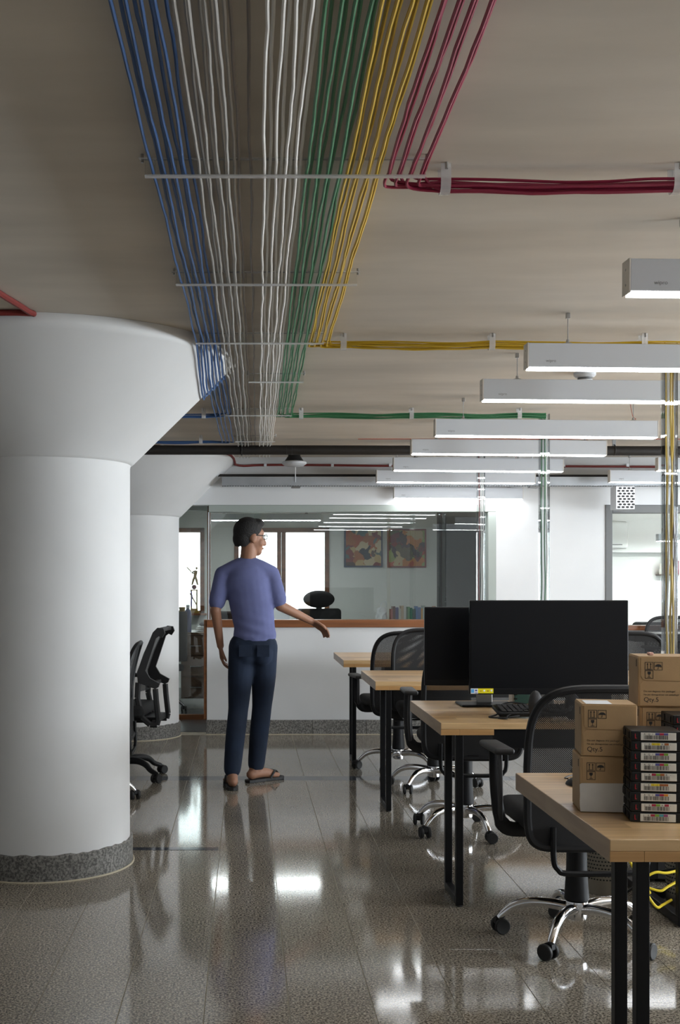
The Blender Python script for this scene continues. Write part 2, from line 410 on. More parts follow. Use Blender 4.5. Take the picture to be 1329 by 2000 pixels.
for i in range(47):
    for j in range(51):
        x, y = X0 + i * TW, Y0 + j * TW
        if x < -5 or x + TW > 7 or y < -3 or y + TW > 10.0: continue
        cx, cy = x + TW / 2, y + TW / 2
        seen = cy > 3.2 and -.225 * cy - .1 < cx < .385 * cy + .1 and (cx + .93) ** 2 + (cy - 5.41) ** 2 > .3 and not (cx < -.55 * cy / 5.3 and 5.4 < cy < 9.5 and cx < -.105 * cy - .15)
        cells.append((cy if seen else 99, x, y))
cells.sort()
def strip_split(y):
    a, b = y, y + TW
    if b <= STRIP[0] or a >= STRIP[1]: return [(a, TW)]
    out = []
    if a < STRIP[0] - .02: out.append((a, STRIP[0] - a))
    if b > STRIP[1] + .02: out.append((STRIP[1], b - STRIP[1]))
    return out
rest = MB(); n_tile = 0
for d, x, y in cells:
    parts_ = strip_split(y)
    if d < 99 and n_tile < 296 and len(parts_) == 1 and parts_[0][1] == TW:
        put('tile', tile_me, fl, (x, y, 0)); n_tile += 1
    else:
        for yy, dd in parts_: tile_geo(rest, x, yy, TW, dd)
o = rest.build('tile_field', 'tile', fl); o['kind'] = 'stuff'
# dark stone inlay strips laid across the terrazzo
sm = MB()
for i in range(14): tile_geo(sm, -2.0 + i * .42, STRIP[0], .42, STRIP[1] - STRIP[0])
sm.build('inlay_strip', 'tile_dark', fl)
MB().box(-.86, -.135, 5.672, 5.728, -.001, .0015).build('inlay_strip', 'tile_dark', fl)

struct(MB().box(-5, 7, -3, 14.9, CEIL, CEIL + .2).build('ceiling', 'ceiling'))
struct(MB().box(-5.2, -5, -3, 14.9, -.12, CEIL + .2).build('wall_left', 'white'))
def pierced(name, spans, lo, hi, mk):
    mb = MB(); e = lo
    for a, b in spans:
        mk(mb, e, a, -.12, CEIL + .2); mk(mb, a, b, -.12, WIN_Z[0]); mk(mb, a, b, WIN_Z[1], CEIL + .2); e = b
    mk(mb, e, hi, -.12, CEIL + .2); struct(mb.build(name, 'white'))
pierced('wall_right', FILL_WIN, -3, 14.9, lambda mb, a, b, z0, z1: mb.box(7, 7.2, a, b, z0, z1))
struct(MB().box(-5.2, 7.2, -3.2, -3, -.12, CEIL + .2).build('wall_front', 'white'))
wn_ = 10
for a, b in FILL_WIN:  # made-up windows, added to carry the fill lamps
    o = MB().box(7.10, 7.106, a + .05, b - .05, WIN_Z[0] + .05, WIN_Z[1] - .05).build('window_%d' % wn_, 'pane'); struct(o); wn_ += 1
    for q in ((a, a + .05, WIN_Z[0], WIN_Z[1]), (b - .05, b, WIN_Z[0], WIN_Z[1]), (a, b, WIN_Z[0], WIN_Z[0] + .05), (a, b, WIN_Z[1] - .05, WIN_Z[1])): MB().box(7.07, 7.14, *q).build('window_frame', 'teak', o)
# far partition wall: solid left end, low wall, header, pier
struct(MB().box(-5, -.96, WY, WY + .15, 0, CEIL).build('wall_back_end', 'white'))
struct(MB().box(-.335, 2.17, WY, WY + .15, 0, .925).build('wall_back_low', 'white'))
struct(MB().box(-.96, 7, WY, WY + .15, 1.985, CEIL).build('wall_back_header', 'white'))
struct(MB().box(2.17, 3.115, WY, WY + .15, 0, 1.985).build('wall_back_pier', 'white'))
struct(MB().box(3.115, 7, WY, WY + .15, 0, .90).build('wall_back_right', 'white'))
struct(MB().rbox(-.335, 2.17, WY - .02, WY + .17, .925, .99, .004).build('trim_1', 'teak_h'))
struct(MB().rbox(3.175, 7, WY - .02, WY + .17, .90, .94, .004).build('trim_2', 'teak_h'))
struct(MB().rbox(-.362, -.337, WY + .01, WY + .14, .13, .99, .004).build('trim_3', 'teak'))
bb = MB().box(-.335, 3.115, WY - .012, WY, 0, .118).build('baseboard_back', 'skirting_edge'); struct(bb)
x = -.34
while x < 3.1:
    L_ = .36 + random.random() * .2; x1 = min(x + L_, 3.115)
    MB().rbox(x, x1 - .002, WY - .022, WY - .004, .004, .126 + random.uniform(-.001, .002), .003).build('stone', 'skirting', bb); x = x1
struct(MB().box(-.34, 3.115, WY - .03, WY - .012, 0, .006).build('trim_4', 'skirting_edge'))
w1 = MB().box(-.32, 2.10, WY + .06, WY + .072, .99, 1.93).build('window_1', 'glass'); struct(w1)
MB().rbox(-.32, 2.17, WY + .0, WY + .13, 1.925, 1.985, .004).build('window_frame', 'frame_grey', w1)
MB().rbox(2.10, 2.17, WY + .0, WY + .13, .99, 1.925, .004).build('window_frame', 'frame_grey', w1)
MB().box(-.325, -.318, WY + .05, WY + .08, .99, 1.925).build('glass_edge', 'st_white', w1)
w2 = MB().box(3.175, 7, WY + .06, WY + .072, .94, 1.915).build('window_2', 'pane'); struct(w2)
MB().rbox(3.115, 3.175, WY - .01, WY + .13, .0, 1.985, .004).build('window_frame', 'frame_dark', w2)
MB().rbox(3.175, 7, WY - .01, WY + .13, 1.915, 1.985, .004).build('window_frame', 'frame_dark', w2)
# door recess and glazed door
d1 = MB().box(-.93, -.365, 11.03, 11.04, .05, 2.0).build('door_1', 'door_glass'); struct(d1)
MB().rbox(-.365, -.335, 11.0, 11.07, 0, 2.05, .003).build('door_post', 'teak', d1)
MB().rbox(-.93, -.365, 11.01, 11.06, 0, .05, .003).build('bottom_rail', 'teak', d1)
MB().rbox(-.93, -.335, 11.0, 11.07, 2.0, 2.05, .003).build('top_rail', 'frame_grey', d1)
struct(MB().box(-1.1, -.93, WY + .15, 11.07, 0, CEIL).build('wall_recess', 'white'))
struct(MB().box(-.93, -.335, 11.0, 11.07, 2.05, CEIL).build('wall_door_head', 'white'))
# room behind the glass
BY = 14.3
struct(MB().box(-2.6, -2.45, WY + .15, BY, 0, CEIL).build('wall_room_left', 'wall_room'))
struct(MB().box(-2.45, -1.1, WY + .16, WY + .26, 0, CEIL).build('wall_room_front', 'wall_room'))
struct(MB().box(3.12, 3.2, WY + .15, BY + .3, 0, CEIL).build('wall_room_right', 'wall_room'))
wb = MB()
wx = [(-1.55, -.51), (-.14, 1.038)]; wz0, wz1 = .93, 1.985
for a, b in ((-2.6, -1.55), (-.51, -.14), (1.038, 2.376)): wb.box(a, b, BY, BY + .15, 0, CEIL)
for a, b in wx: wb.box(a, b, BY, BY + .15, 0, wz0); wb.box(a, b, BY, BY + .15, wz1, CEIL)
struct(wb.build('wall_room_back', 'wall_room'))
struct(MB().box(2.376, 3.12, BY + .02, BY + .15, 0, CEIL).build('wall_slate', 'dark_wall'))
struct(MB().box(-2.45, 3.12, WY + .15, BY, 0, .002).build('floor_room', 'room_floor'))
def wood_window(name, a, b, mull):
    fr = .055
    wnd = MB().box(a + fr, b - fr, BY + .06, BY + .066, wz0 + fr, wz1 - fr).build(name, 'pane'); struct(wnd)
    for (x0, x1, z0, z1) in ((a, b, wz1 - fr, wz1), (a, b, wz0, wz0 + .03), (a, a + fr, wz0, wz1), (b - fr, b, wz0, wz1)):
        MB().rbox(x0, x1, BY - .02, BY + .10, z0, z1, .003).build('window_frame', 'teak', wnd)
    for xm in mull:
        MB().rbox(xm - .055, xm - .002, BY - .025, BY + .09, wz0 + .03, wz1 - fr, .003).build('sash_stile', 'teak', wnd)
        MB().rbox(xm + .002, xm + .055, BY - .025, BY + .09, wz0 + .03, wz1 - fr, .003).build('sash_stile', 'teak', wnd)
        MB().tube([(xm + .03, BY - .03, 1.30), (xm + .03, BY - .06, 1.30), (xm + .03, BY - .06, 1.22)], .006, 6).build('handle', 'steel', wnd)
struct(MB().rbox(-1.58, -.48, BY - .17, BY - .021, .905, .93, .004).build('trim_5', 'teak_h'))
wood_window('window_3', -1.55, -.51, [])
wood_window('window_4', -.14, 1.038, [.445])
# pale hillside and bright haze outside the windows
struct(MB().box(-6, 8, 20, 20.2, -1.5, .72).build('wall_garden', mat('garden_wall', (.72, .76, .70), .9, var=.12, vscale=1.2)))
# bright room at the right
struct(MB().box(3.2, 7, 12.5, 12.6, 0, CEIL).build('wall_bright_back', 'wall_bright'))
struct(MB().box(3.2, 7, 12.2, 12.5, 1.63, CEIL).build('wall_bright_beam', 'wall_bright'))
struct(MB().box(3.2, 7, WY + .15, 12.5, 0, .002).build('floor_bright_room', 'room_floor'))

# ------------------------------------------------------------------ mushroom columns
def column(label, cx, cy):
    t = thing('mushroom_column', label, 'column', (cx, cy, 0))
    n = 72
    MB().lathe([(.40, .10), (.398, .6), (.40, 1.2), (.40, 1.86), (.404, 1.875)], n).build('shaft', 'column', t, True)
    MB().lathe([(.404, 1.873), (.42, 1.885), (.87, 2.335), (.884, 2.352), (.886, 2.368), (.88, CEIL - .001)], n).build('capital', 'column', t, True)
    mb = MB(); nn = 90; prof = []
    vs_ = []; fs = []
    rnd = random.Random(3)
    for k in range(nn):
        a = 2 * math.pi * k / nn; h_ = .118 + rnd.uniform(-.004, .004)
        for r, z in ((.40, .001), (.414, .001), (.414, h_ - .004), (.410, h_), (.398, h_)): vs_.append((r * math.cos(a), r * math.sin(a), z))
    for k in range(nn):
        l = (k + 1) % nn
        for q in range(4): fs.append((k * 5 + q, l * 5 + q, l * 5 + q + 1, k * 5 + q + 1))
    mb.add(vs_, fs); mb.build('skirting', 'skirting', t)
    MB().tube([(.418 * math.cos(2 * math.pi * k / 60), .418 * math.sin(2 * math.pi * k / 60), .002) for k in range(60)], .0045, 6, closed=True).build('mortar_bead', 'skirting_edge', t, True)
    return t
column('large white mushroom column with flared capital in the left foreground', -.95, 5.46)
column('smaller-looking white mushroom column behind the foreground one, beside the glazed door', -.975, 9.93)

# ------------------------------------------------------------------ pendant lights
def make_light(length):
    t = put('pendant_light', None); t.empty_display_size = .05
    h = .102
    MB().rbox(0, length, -.03, .03, .006, h, .003).build('housing', 'lamp_body', t)
    MB().box(.006, length - .006, -.0275, .0275, 0, .0065).build('diffuser', 'lamp_glow', t)
    for x0, x1 in ((-.004, .001), (length - .001, length + .004)):
        ec = MB().rbox(x0, x1, -.031, .031, .002, h + .001, .001).build('end_cap', 'lamp_cap', t)
        for zz in (.03, .075):
            xs = x0 - .001 if x0 < .1 else x1 + .001
            MB().cyl((xs, 0, zz), (xs + (.002 if x0 < .1 else -.002), 0, zz), .004, 8).build('screw', 'steel', ec)
    for i, px in enumerate((.165, length - .135)):
        top = CEIL - 2.17 - (.0)
        MB().cyl((px, 0, h), (px, 0, top), .0018, 6).build('suspension_wire', 'wire', t)
        MB().lathe([(.022, h), (.02, h + .004), (.007, h + .008), (.006, h + .02)], 12, c=(px, 0)).build('wire_gripper', 'steel', t, True)
        MB().rbox(px - .008, px + .008, -.008, .008, top - .022, top, .002).build('ceiling_bracket', 'steel', t)
    px = length - .15
    MB().tube(smooth_path([(px, .0, h), (px + .03, 0, h + .012), (px + .012, 0, h + .03), (px - .004, 0, top - .02), (px - .002, 0, top)], 5), .0018, 5).build('power_cord', 'red_wire', t)
    text('wipro', .017, 'grey_print', t, (.07, -.0302, .026), name='lettering')
    return t
light_src = make_light(1.30); light_tree = collect(light_src)
used = [False]
def light(label, x, y, z=2.17, tilt=.0075, yaw=.012, group='linear pendant lights'):
    if not used[0]: o = light_src; used[0] = True
    else: o = copy_tree(light_src, tree=light_tree)
    o.location = (x, y, z); o.rotation_euler = (0, tilt, yaw); tag(o, label, 'light', group); return o
row = [(1.128, 3.407, 'nearest'), (1.123, 4.604, 'second nearest'), (1.112, 5.417, 'third nearest'), (1.109, 6.742, 'fourth nearest'),
       (1.108, 7.697, 'fifth nearest'), (1.136, 8.843, 'sixth nearest'), (1.075, 9.45, 'seventh nearest')]
for x, y, nm in row:
    z = 2.17 if nm != 'seventh nearest' else 2.132
    light('white linear pendant light, %s of the row left of centre' % nm, x, y, z)
lo = light('short white linear pendant light hung lowest, close to the far white wall', 1.274, 9.895, 2.032)
lo.scale = (.85, 1, 1)
light('white linear pendant light behind the yellow cable duct, right row', 3.16, 8.843)
light('white linear pendant light beside the perforated vent box, right row', 2.985, 9.45, 2.132)
for y in (6.742, 7.697): light('white linear pendant light of the right row outside the picture', 3.1, y, group='pendant lights outside the picture')
for y in (2.2, 1.0): light('white linear pendant light of the right rows outside the picture', 1.128, y, group='pendant lights outside the picture, nearer')
for y in (5.0, 3.0, 1.0): light('white linear pendant light of the right row outside the picture', 3.1, y, group='pendant lights outside the picture')
# lamps in the rooms behind the glass
def room_light(label, x, y, z, L=1.2, glow='room_glow', top=None):
    t = thing('pendant_light', label, 'light', (x, y, z))
    MB().rbox(0, L, -.04, .04, .005, .075, .003).build('housing', mat('grey_housing', (.42, .46, .46), .5) if glow == 'room_glow' and x < 2 else 'lamp_body', t)
    MB().box(.01, L - .01, -.036, .036, 0, .0055).build('diffuser', glow, t)
    for px in (.14, L - .16):
        MB().cyl((px, 0, .075), (px, 0, CEIL - z), .002, 6).build('suspension_wire', 'wire', t)
        MB().lathe([(.025, .075), (.008, .09), (.006, .1)], 10, c=(px, 0)).build('wire_gripper', 'steel', t, True)
room_light('grey pendant light seen through the glass above the walking person', -.375, 12.6, 1.985)
room_light('white pendant light in the bright room at far right', 4.11, 11.5, 1.72, glow='bright_glow')
room_light('added second lamp brightening the bright room, outside the picture', 5.3, 11.0, 1.95, glow='bright_glow')  # unseen lamp, added to brighten this room
room_light('added lamp brightening the glazed room, hidden by its header', .9, 10.5, 2.2)  # added fill for the glazed room, kept out of sight above the glass

# ------------------------------------------------------------------ ceiling cable run
RC = .0042
ZL, ZU = CEIL - .050, CEIL - .026        # lower and upper cable layers
CX, CY = -.95, 5.46
def skew(y): return .0105 * (y - 2.867)
def cone_z(x, y):
    r = math.hypot(x - CX, y - CY)
    if r >= .90: return None
    return CEIL - (.052 + (.886 - r)) if r < .886 else CEIL - .052
rc = random.Random(21)
def run(x, z, y0, y1, wob=.0022):
    pts = []; y = y0; ph = rc.uniform(0, 6.28)
    while y < y1 - .01:
        xx = x + skew(y) + wob * math.sin(y * 6.1 + ph) + rc.uniform(-.0012, .0012)
        zz = z + rc.uniform(-.0012, .0012)
        c = cone_z(xx, y)
        if c is not None: zz = min(zz, c - .008 - (ZU - z) * .15)
        pts.append((xx, y, zz)); y += .085
    pts.append((x + skew(y1), y1, z)); return pts
ordn = ['leftmost', 'second from left', 'third from left', 'rightmost']
def cable(color, word, x, z, y1, branch, label, group=None, idx=0):
    pts = run(x, z, .6, y1 if not branch else y1 - .05)
    if branch:
        d, xe, zc, off = branch
        xs = x + skew(y1)
        a = 2.4 * idx; rr = off * math.sqrt((idx + .5) / 8)
        oy, oz = rr * math.cos(a), rr * math.sin(a)
        zb = zc + oz
        gath = (.50 if d > 0 else -.27) + skew(y1) * .5
        pts += [(xs, y1 - .012, z - .004), (xs + d * .02, y1 + .008 + oy * .5, (z + zb) / 2 - .004)]
        xx = max(xs + d * .06, gath) if d > 0 else min(xs + d * .06, gath)
        k = 0
        while (xx < xe) if d > 0 else (xx > xe):
            sag = -.006 * math.sin(k * .55) ** 2
            pts.append((xx, y1 + .012 + oy + rc.uniform(-.0025, .0025), zb + sag + rc.uniform(-.0025, .0025))); xx += d * .11; k += 1
        pts.append((xe, y1 + .012 + oy, zb))
        tail = smooth_path(pts[-(k + 5):], 3); pts = pts[:-(k + 5)] + tail
    mb = MB().tube(pts, RC, 6)
    tag(mb.build('network_cable', color, None, True), label, 'cable', group)
spec = [('blue', 'blue', (-.231, -.204, -.178, -.150), 8.471, (-1, -2.2, CEIL - .047, .012)),
        ('grey', 'grey', (-.116, -.091, -.066, -.043), 9.55, None),
        ('whitec', 'white', (.046, .075, .101, .125), 9.55, None),
        ('green', 'green', (.153, .178, .204, .232), 7.143, (1, 1.866, CEIL - .045, .015)),
        ('yellow', 'yellow', (.253, .277, .303, .328), 4.998, (1, 2.6, CEIL - .047, .017)),
        ('red', 'crimson', (.356, .384, .413, .443), 2.97, (1, 1.87, CEIL - .050, .018))]
for color, word, xs, y1, br in spec:
    for i, x in enumerate(xs):
        cable(color, word, x, ZL, y1, br, '%s %s network cable of the lower layer under the ceiling' % (ordn[i], word), word + ' ceiling cables', i)
        yy = y1
        if color == 'blue': yy = 7.143
        cable(color, word, x + .0135, ZU, yy, br, '%s %s network cable of the upper layer against the ceiling' % (ordn[i], word), word + ' ceiling cables', i + 4)
for x, nm in ((-.018, 'left'), (.012, 'right')):
    cable('taupe', 'taupe', x, ZU, 9.55, None, 'thin taupe cable between grey and white ceiling cables, %s one of two' % nm, 'taupe ceiling cables')

def rack(label, y, x0, x1, hook=True):
    t = thing('cable_rack', label, 'rack', (0, y, 0), 0, 'acrylic cable racks')
    MB().rbox(x0, x1, -.006, .006, CEIL - .014, CEIL - .010, .001).build('upper_bar', 'acrylic_bar', t)
    MB().rbox(x0 + .015, x1 - .01, -.012, .004, CEIL - .060, CEIL - .055, .001).build('lower_bar', 'acrylic_bar', t)
    MB().rbox(x0 + .015, x1 - .01, -.0005, .0015, CEIL - .055, CEIL - .014, .0004).build('comb_plate', 'acrylic', t)
    for px in (x0 + .008, x1 - .006):
        MB().cyl((px, 0, CEIL - .022), (px, 0, CEIL), .004, 8).build('bolt', 'steel', t)
    k = x0 + .04
    while k < x1 - .02:
        MB().cyl((k, -.001, CEIL - .050), (k, -.001, CEIL - .010), .0018, 6).build('pin', 'acrylic', t); k += .054
rack('clear acrylic cable rack nearest the camera, where the crimson cables branch off', 2.895, -.268, .462)
rack('clear acrylic cable rack second from the camera, across blue to yellow cables', 3.955, -.254, .392)
rack('clear acrylic cable rack in front of the column capital, where yellow cables branch off', 4.93, -.228, .345)
rack('clear acrylic cable rack just past the column capital', 5.888, .0, .306)
rack('clear acrylic cable rack where the green cables branch off', 7.08, -.14, .295)
rack('clear acrylic cable rack farthest from the camera, before the black pipe', 8.40, -.09, .225)
def clip(label, x, y, r=.020, w=.026):
    t = thing('cable_clip', label, 'clip', (x, y, CEIL - .047), 0, 'clear cable clips')
    pts = [(0, -r, .047), (0, -r, .0)] + [(0, -r * math.cos(a), -r * math.sin(a)) for a in [k * math.pi / 8 for k in range(1, 8)]] + [(0, r, 0), (0, r, .047)]
    MB().tube(pts, .002, 4, sq=(1.0, 1.0)).build('strap_edge', 'acrylic', t)
    mb = MB(); vs_ = []
    for p in pts: vs_ += [(-w / 2, p[1], p[2]), (w / 2, p[1], p[2]), (w / 2, p[1] * 1.09, p[2] * 1.03 - .001), (-w / 2, p[1] * 1.09, p[2] * 1.03 - .001)]
    fs = []
    for i in range(len(pts) - 1):
        for q in range(4): fs.append((i * 4 + q, i * 4 + (q + 1) % 4, i * 4 + 4 + (q + 1) % 4, i * 4 + 4 + q))
    mb.add(vs_, fs).build('strap', 'acrylic_bar', t)
    for s in (-1, 1): MB().cyl((0, s * (r + .008), .03), (0, s * (r + .008), .047), .004, 8).build('bolt', 'steel', t)
for lab, x, y, r in (('clear clip around the crimson bundle where it leaves the rack', .515, 2.982, .024), ('clear clip around the crimson bundle at the right picture edge', 1.115, 2.982, .024),
                     ('clear clip around the yellow bundle nearest the rack', .425, 5.01, .021), ('clear clip around the yellow bundle in the middle', 1.07, 5.01, .021), ('clear clip around the yellow bundle near the right edge', 1.73, 5.01, .021),
                     ('clear clip around the green bundle nearest the rack', .345, 7.155, .019), ('clear clip around the green bundle in its middle', 1.03, 7.155, .019), ('clear clip around the green bundle above the desk with monitors', 1.70, 7.155, .019),
                     ('clear clip on the nearer blue branch beside the capital', -.26, 7.155, .016), ('clear clip on the farther blue branch beside the capital', -.33, 8.483, .016)):
    clip(lab, x, y, r)

# vertical clear ducts with cables dropping to the desks
def duct(label, x, y, wd, dp, z0, cols, word):
    t = thing('cable_duct', label, 'duct', (x, y, z0), 0, 'clear cable ducts')
    H = CEIL - z0 - .03
    MB().rbox(-wd / 2, wd / 2, -dp / 2, -dp / 2 + .003, 0, H, .0008).build('front_panel', 'acrylic', t)
    MB().rbox(-wd / 2, wd / 2, dp / 2 - .003, dp / 2, 0, H, .0008).build('back_panel', 'acrylic', t)
    MB().rbox(-wd / 2, -wd / 2 + .004, -dp / 2 + .003, dp / 2 - .003, 0, H, .0008).build('side_panel', 'acrylic', t)
    MB().rbox(wd / 2 - .004, wd / 2, -dp / 2 + .003, dp / 2 - .003, 0, H, .0008).build('side_panel', 'acrylic', t)
    MB().rbox(-wd / 2 - .006, wd / 2 + .006, -dp / 2 - .006, dp / 2 + .006, 0, .006, .001).build('foot_plate', 'acrylic', t)
    r2 = random.Random(int(y * 100))
    for i, (cm, cw, dx) in enumerate(cols):
        pts = [(x + dx * wd, y, CEIL - .03)]
        zz = CEIL - .12
        while zz > z0 + .05:
            pts.append((x + dx * wd + r2.uniform(-.003, .003), y + r2.uniform(-.006, .006), zz)); zz -= .16
        pts.append((x + dx * wd, y, z0 + .008))
        pos = ['leftmost', 'second', 'third', 'fourth', 'fifth'][i]
        tag(MB().tube(smooth_path(pts, 4), .0042, 6).build('drop_cable', cm, None, True), '%s cable from left, %s, inside the duct of the %s cables' % (pos, cw, word), 'cable', 'cables inside ducts')
duct('clear acrylic cable duct with yellow cables at the right edge', 1.862, 5.06, .058, .05, .75, [('yellow', 'yellow', -.22), ('whitec', 'white', -.10), ('yellow', 'yellow', .12), ('yellow', 'yellow', .25), ('taupe', 'taupe', .36)], 'yellow')
duct('clear acrylic cable duct with green cables above the large monitor', 1.866, 7.20, .060, .05, .75, [('green', 'green', -.26), ('green', 'green', .08), ('whitec', 'white', .26)], 'green')
duct('clear acrylic cable duct with red and white cables in front of the slate wall', 1.868, 9.15, .060, .05, .75, [('conduit', 'dark red', -.2), ('whitec', 'white', .1), ('whitec', 'white', .3)], 'red')

# ------------------------------------------------------------------ pipes, trays, ceiling fittings
t = thing('insulated_pipe', 'thick black insulated pipe crossing under the ceiling', 'pipe', (0, 8.75, 2.325))
PZ = 1.325 + 256 * 8.75 / 2250 - 2.325
MB().tube([(-2.3, 0, PZ), (-1.0, 0, PZ), (.5, 0, PZ), (2, 0, PZ - .004), (5.0, 0, PZ - .01)], .036, 16).build('pipe_run', 'pipe', t, True)
for px in (-.03, 2.80):
    c = MB().rbox(px - .013, px + .013, -.004, .004, PZ + .03, CEIL - 2.325, .001).build('hanger_strap', 'galv', t)
    MB().tube([(px, .039 * math.cos(a), PZ + .039 * math.sin(a)) for a in [k * math.pi / 10 for k in range(20)]], .004, 6, closed=True).build('hanger_ring', 'pipe', c)
for px in (.32, .36): MB().tube([(px - .01, .0365 * math.cos(a), PZ + .0365 * math.sin(a)) for a in [k * math.pi / 10 for k in range(20)]], .002, 5, closed=True).build('tape_band', 'grey_plastic', t)
def conduit(label, pts, r=.011, clips=(), name='red_conduit'):
    t = thing(name, label, 'conduit', pts[0])
    b = Vector(pts[0])
    MB().tube([Vector(p) - b for p in smooth_path(pts, 3)], r, 8).build('conduit_run', 'conduit', t, True)
    for c in clips: MB().rbox(c[0] - b.x - .012, c[0] - b.x + .012, c[1] - b.y - r * 1.3, c[1] - b.y + r, c[2] - b.z - r * 1.3, c[2] - b.z + r * 1.3, .002).build('saddle_clip', 'st_white', t)
zc = 2.318
conduit('thin dark red conduit with white clips along the top of the far wall', [(-.10, 9.90, 2.33), (-.02, 9.93, zc), (.15, 9.955, zc + .01), (.6, 9.955, zc + .01), (1.5, 9.955, zc), (2.6, 9.955, zc), (4.2, 9.955, zc - .01)], .010,
        [(x, 9.955, zc + .008) for x in (.17, .42, .75, 1.25, 1.6, 2.35, 2.75, 3.3)])
conduit('dark red conduit following the rim of the rear column capital', [(-.92, 9.03, CEIL - .012), (-.68, 9.07, CEIL - .012), (-.45, 9.20, CEIL - .012), (-.26, 9.40, CEIL - .012), (-.12, 9.66, CEIL - .02), (-.09, 9.9, 2.33)], .010,
        [(-.66, 9.08, CEIL - .012), (-.36, 9.30, CEIL - .012)])
conduit('dark red conduit turning a sharp corner on the ceiling at the left edge', [(-1.05, 3.10, CEIL - .013), (-.93, 4.10, CEIL - .013), (-.853, 4.535, CEIL - .013), (-.90, 4.55, CEIL - .013), (-1.5, 4.55, CEIL - .013)], .012,
        [(-.985, 3.65, CEIL - .014), (-.925, 4.12, CEIL - .014)])
t = thing('cable_tray', 'galvanised slotted cable tray running along the far wall', 'cable tray', (0, 9.72, 2.13))
MB().box(-.2, 5, .0, .004, 0, .075).build('side_plate', 'galv', t)
MB().box(-.2, 5, .004, .14, 0, .004).build('tray_floor', 'galv', t)
mb = MB(); x = -.2
while x < 5: mb.box(x, x + .011, -.016, .0, -.006, .0); x += .022
mb.build('slotted_lip', 'frame_dark', t)
for px in (.42, 2.42):
    MB().cyl((px, -.004, .03), (px, -.004, CEIL - 2.131), .004, 8).build('threaded_rod', 'st_white', t)
    MB().rbox(px - .035, px + .04, -.06, .02, -.022, -.008, .002).build('support_foot', 'wire', t)
for px in (1.0, 1.06, 1.16, 1.2): MB().cyl((px, -.005, .04), (px, 0, .04), .008, 8).build('bolt', 'steel', t)
tag(MB().tube([(-.6, 9.80, 2.225), (1, 9.80, 2.225), (5, 9.80, 2.215)], .011, 8).build('black_pipe', 'pipe', None, True), 'thin black pipe just above the galvanised cable tray', 'pipe')
t = thing('perforated_vent_box', 'small white perforated box with dark oval holes on the far wall', 'vent box', (3.09, 9.60, 1.925))
MB().box(0, .155, .006, .15, 0, .19).build('casing', 'lamp_body', t)
mb = MB().rbox(0, .155, 0, .006, 0, .19, .002); mb.build('face_plate', 'lamp_body', t)
mb = MB()
for r_ in range(8):
    for c_ in range(4):
        cx_ = .022 + c_ * .036 + (.012 if r_ % 2 else 0); cz = .017 + r_ * .0225
        if cx_ < .15: mb.prism([(cx_ + .0145 * math.cos(a), cz + .0085 * math.sin(a)) for a in [k * math.pi / 5 for k in range(10)]], 0, .0012, XZ)
mb.build('oval_holes', 'hole', t)
t = thing('ceiling_disc', 'round white disc fitting with black top under the ceiling', 'ceiling fitting', (.395, 9.35, 2.255))
MB().lathe([(.02, .0), (.075, .004), (.098, .02), (.10, .035), (.09, .042)], 28).build('cover', 'lamp_body', t, True)
MB().lathe([(.07, .042), (.075, .05), (.05, .085), (.05, CEIL - 2.255)], 20).build('mount', 'black_plastic', t, True)
t = thing('smoke_detector', 'small white smoke detector on the ceiling between pendants', 'smoke detector', (1.747, 5.93, CEIL - .05))
MB().lathe([(.02, 0), (.034, .003), (.04, .012)], 24).build('sensor_cap', 'lamp_body', t, True)
MB().lathe([(.036, .012), (.036, .024)], 24).build('vent_ring', 'frame_dark', t, True)
MB().lathe([(.044, .024), (.055, .034), (.056, .05)], 24).build('base', 'lamp_body', t, True)
tag(MB().tube([(.84, 8.6, CEIL - .012), (2.2, 8.62, CEIL - .01), (4, 8.6, CEIL - .012)], .003, 6).build('ceiling_wire', 'red_wire'), 'thin orange cord strung under the ceiling behind the pendants', 'wire')
tag(MB().box(2.93, 3.115, 9.80, 9.97, 1.90, 2.13).build('wall_bracket', 'white'), 'small white plaster nib beside the perforated box', 'bracket') if False else None
conduit('short dark red conduit elbow beside the perforated vent box', [(3.33, 9.95, 2.2), (3.33, 9.95, 2.02), (3.32, 9.95, 1.985), (3.25, 9.95, 1.98)], .010)

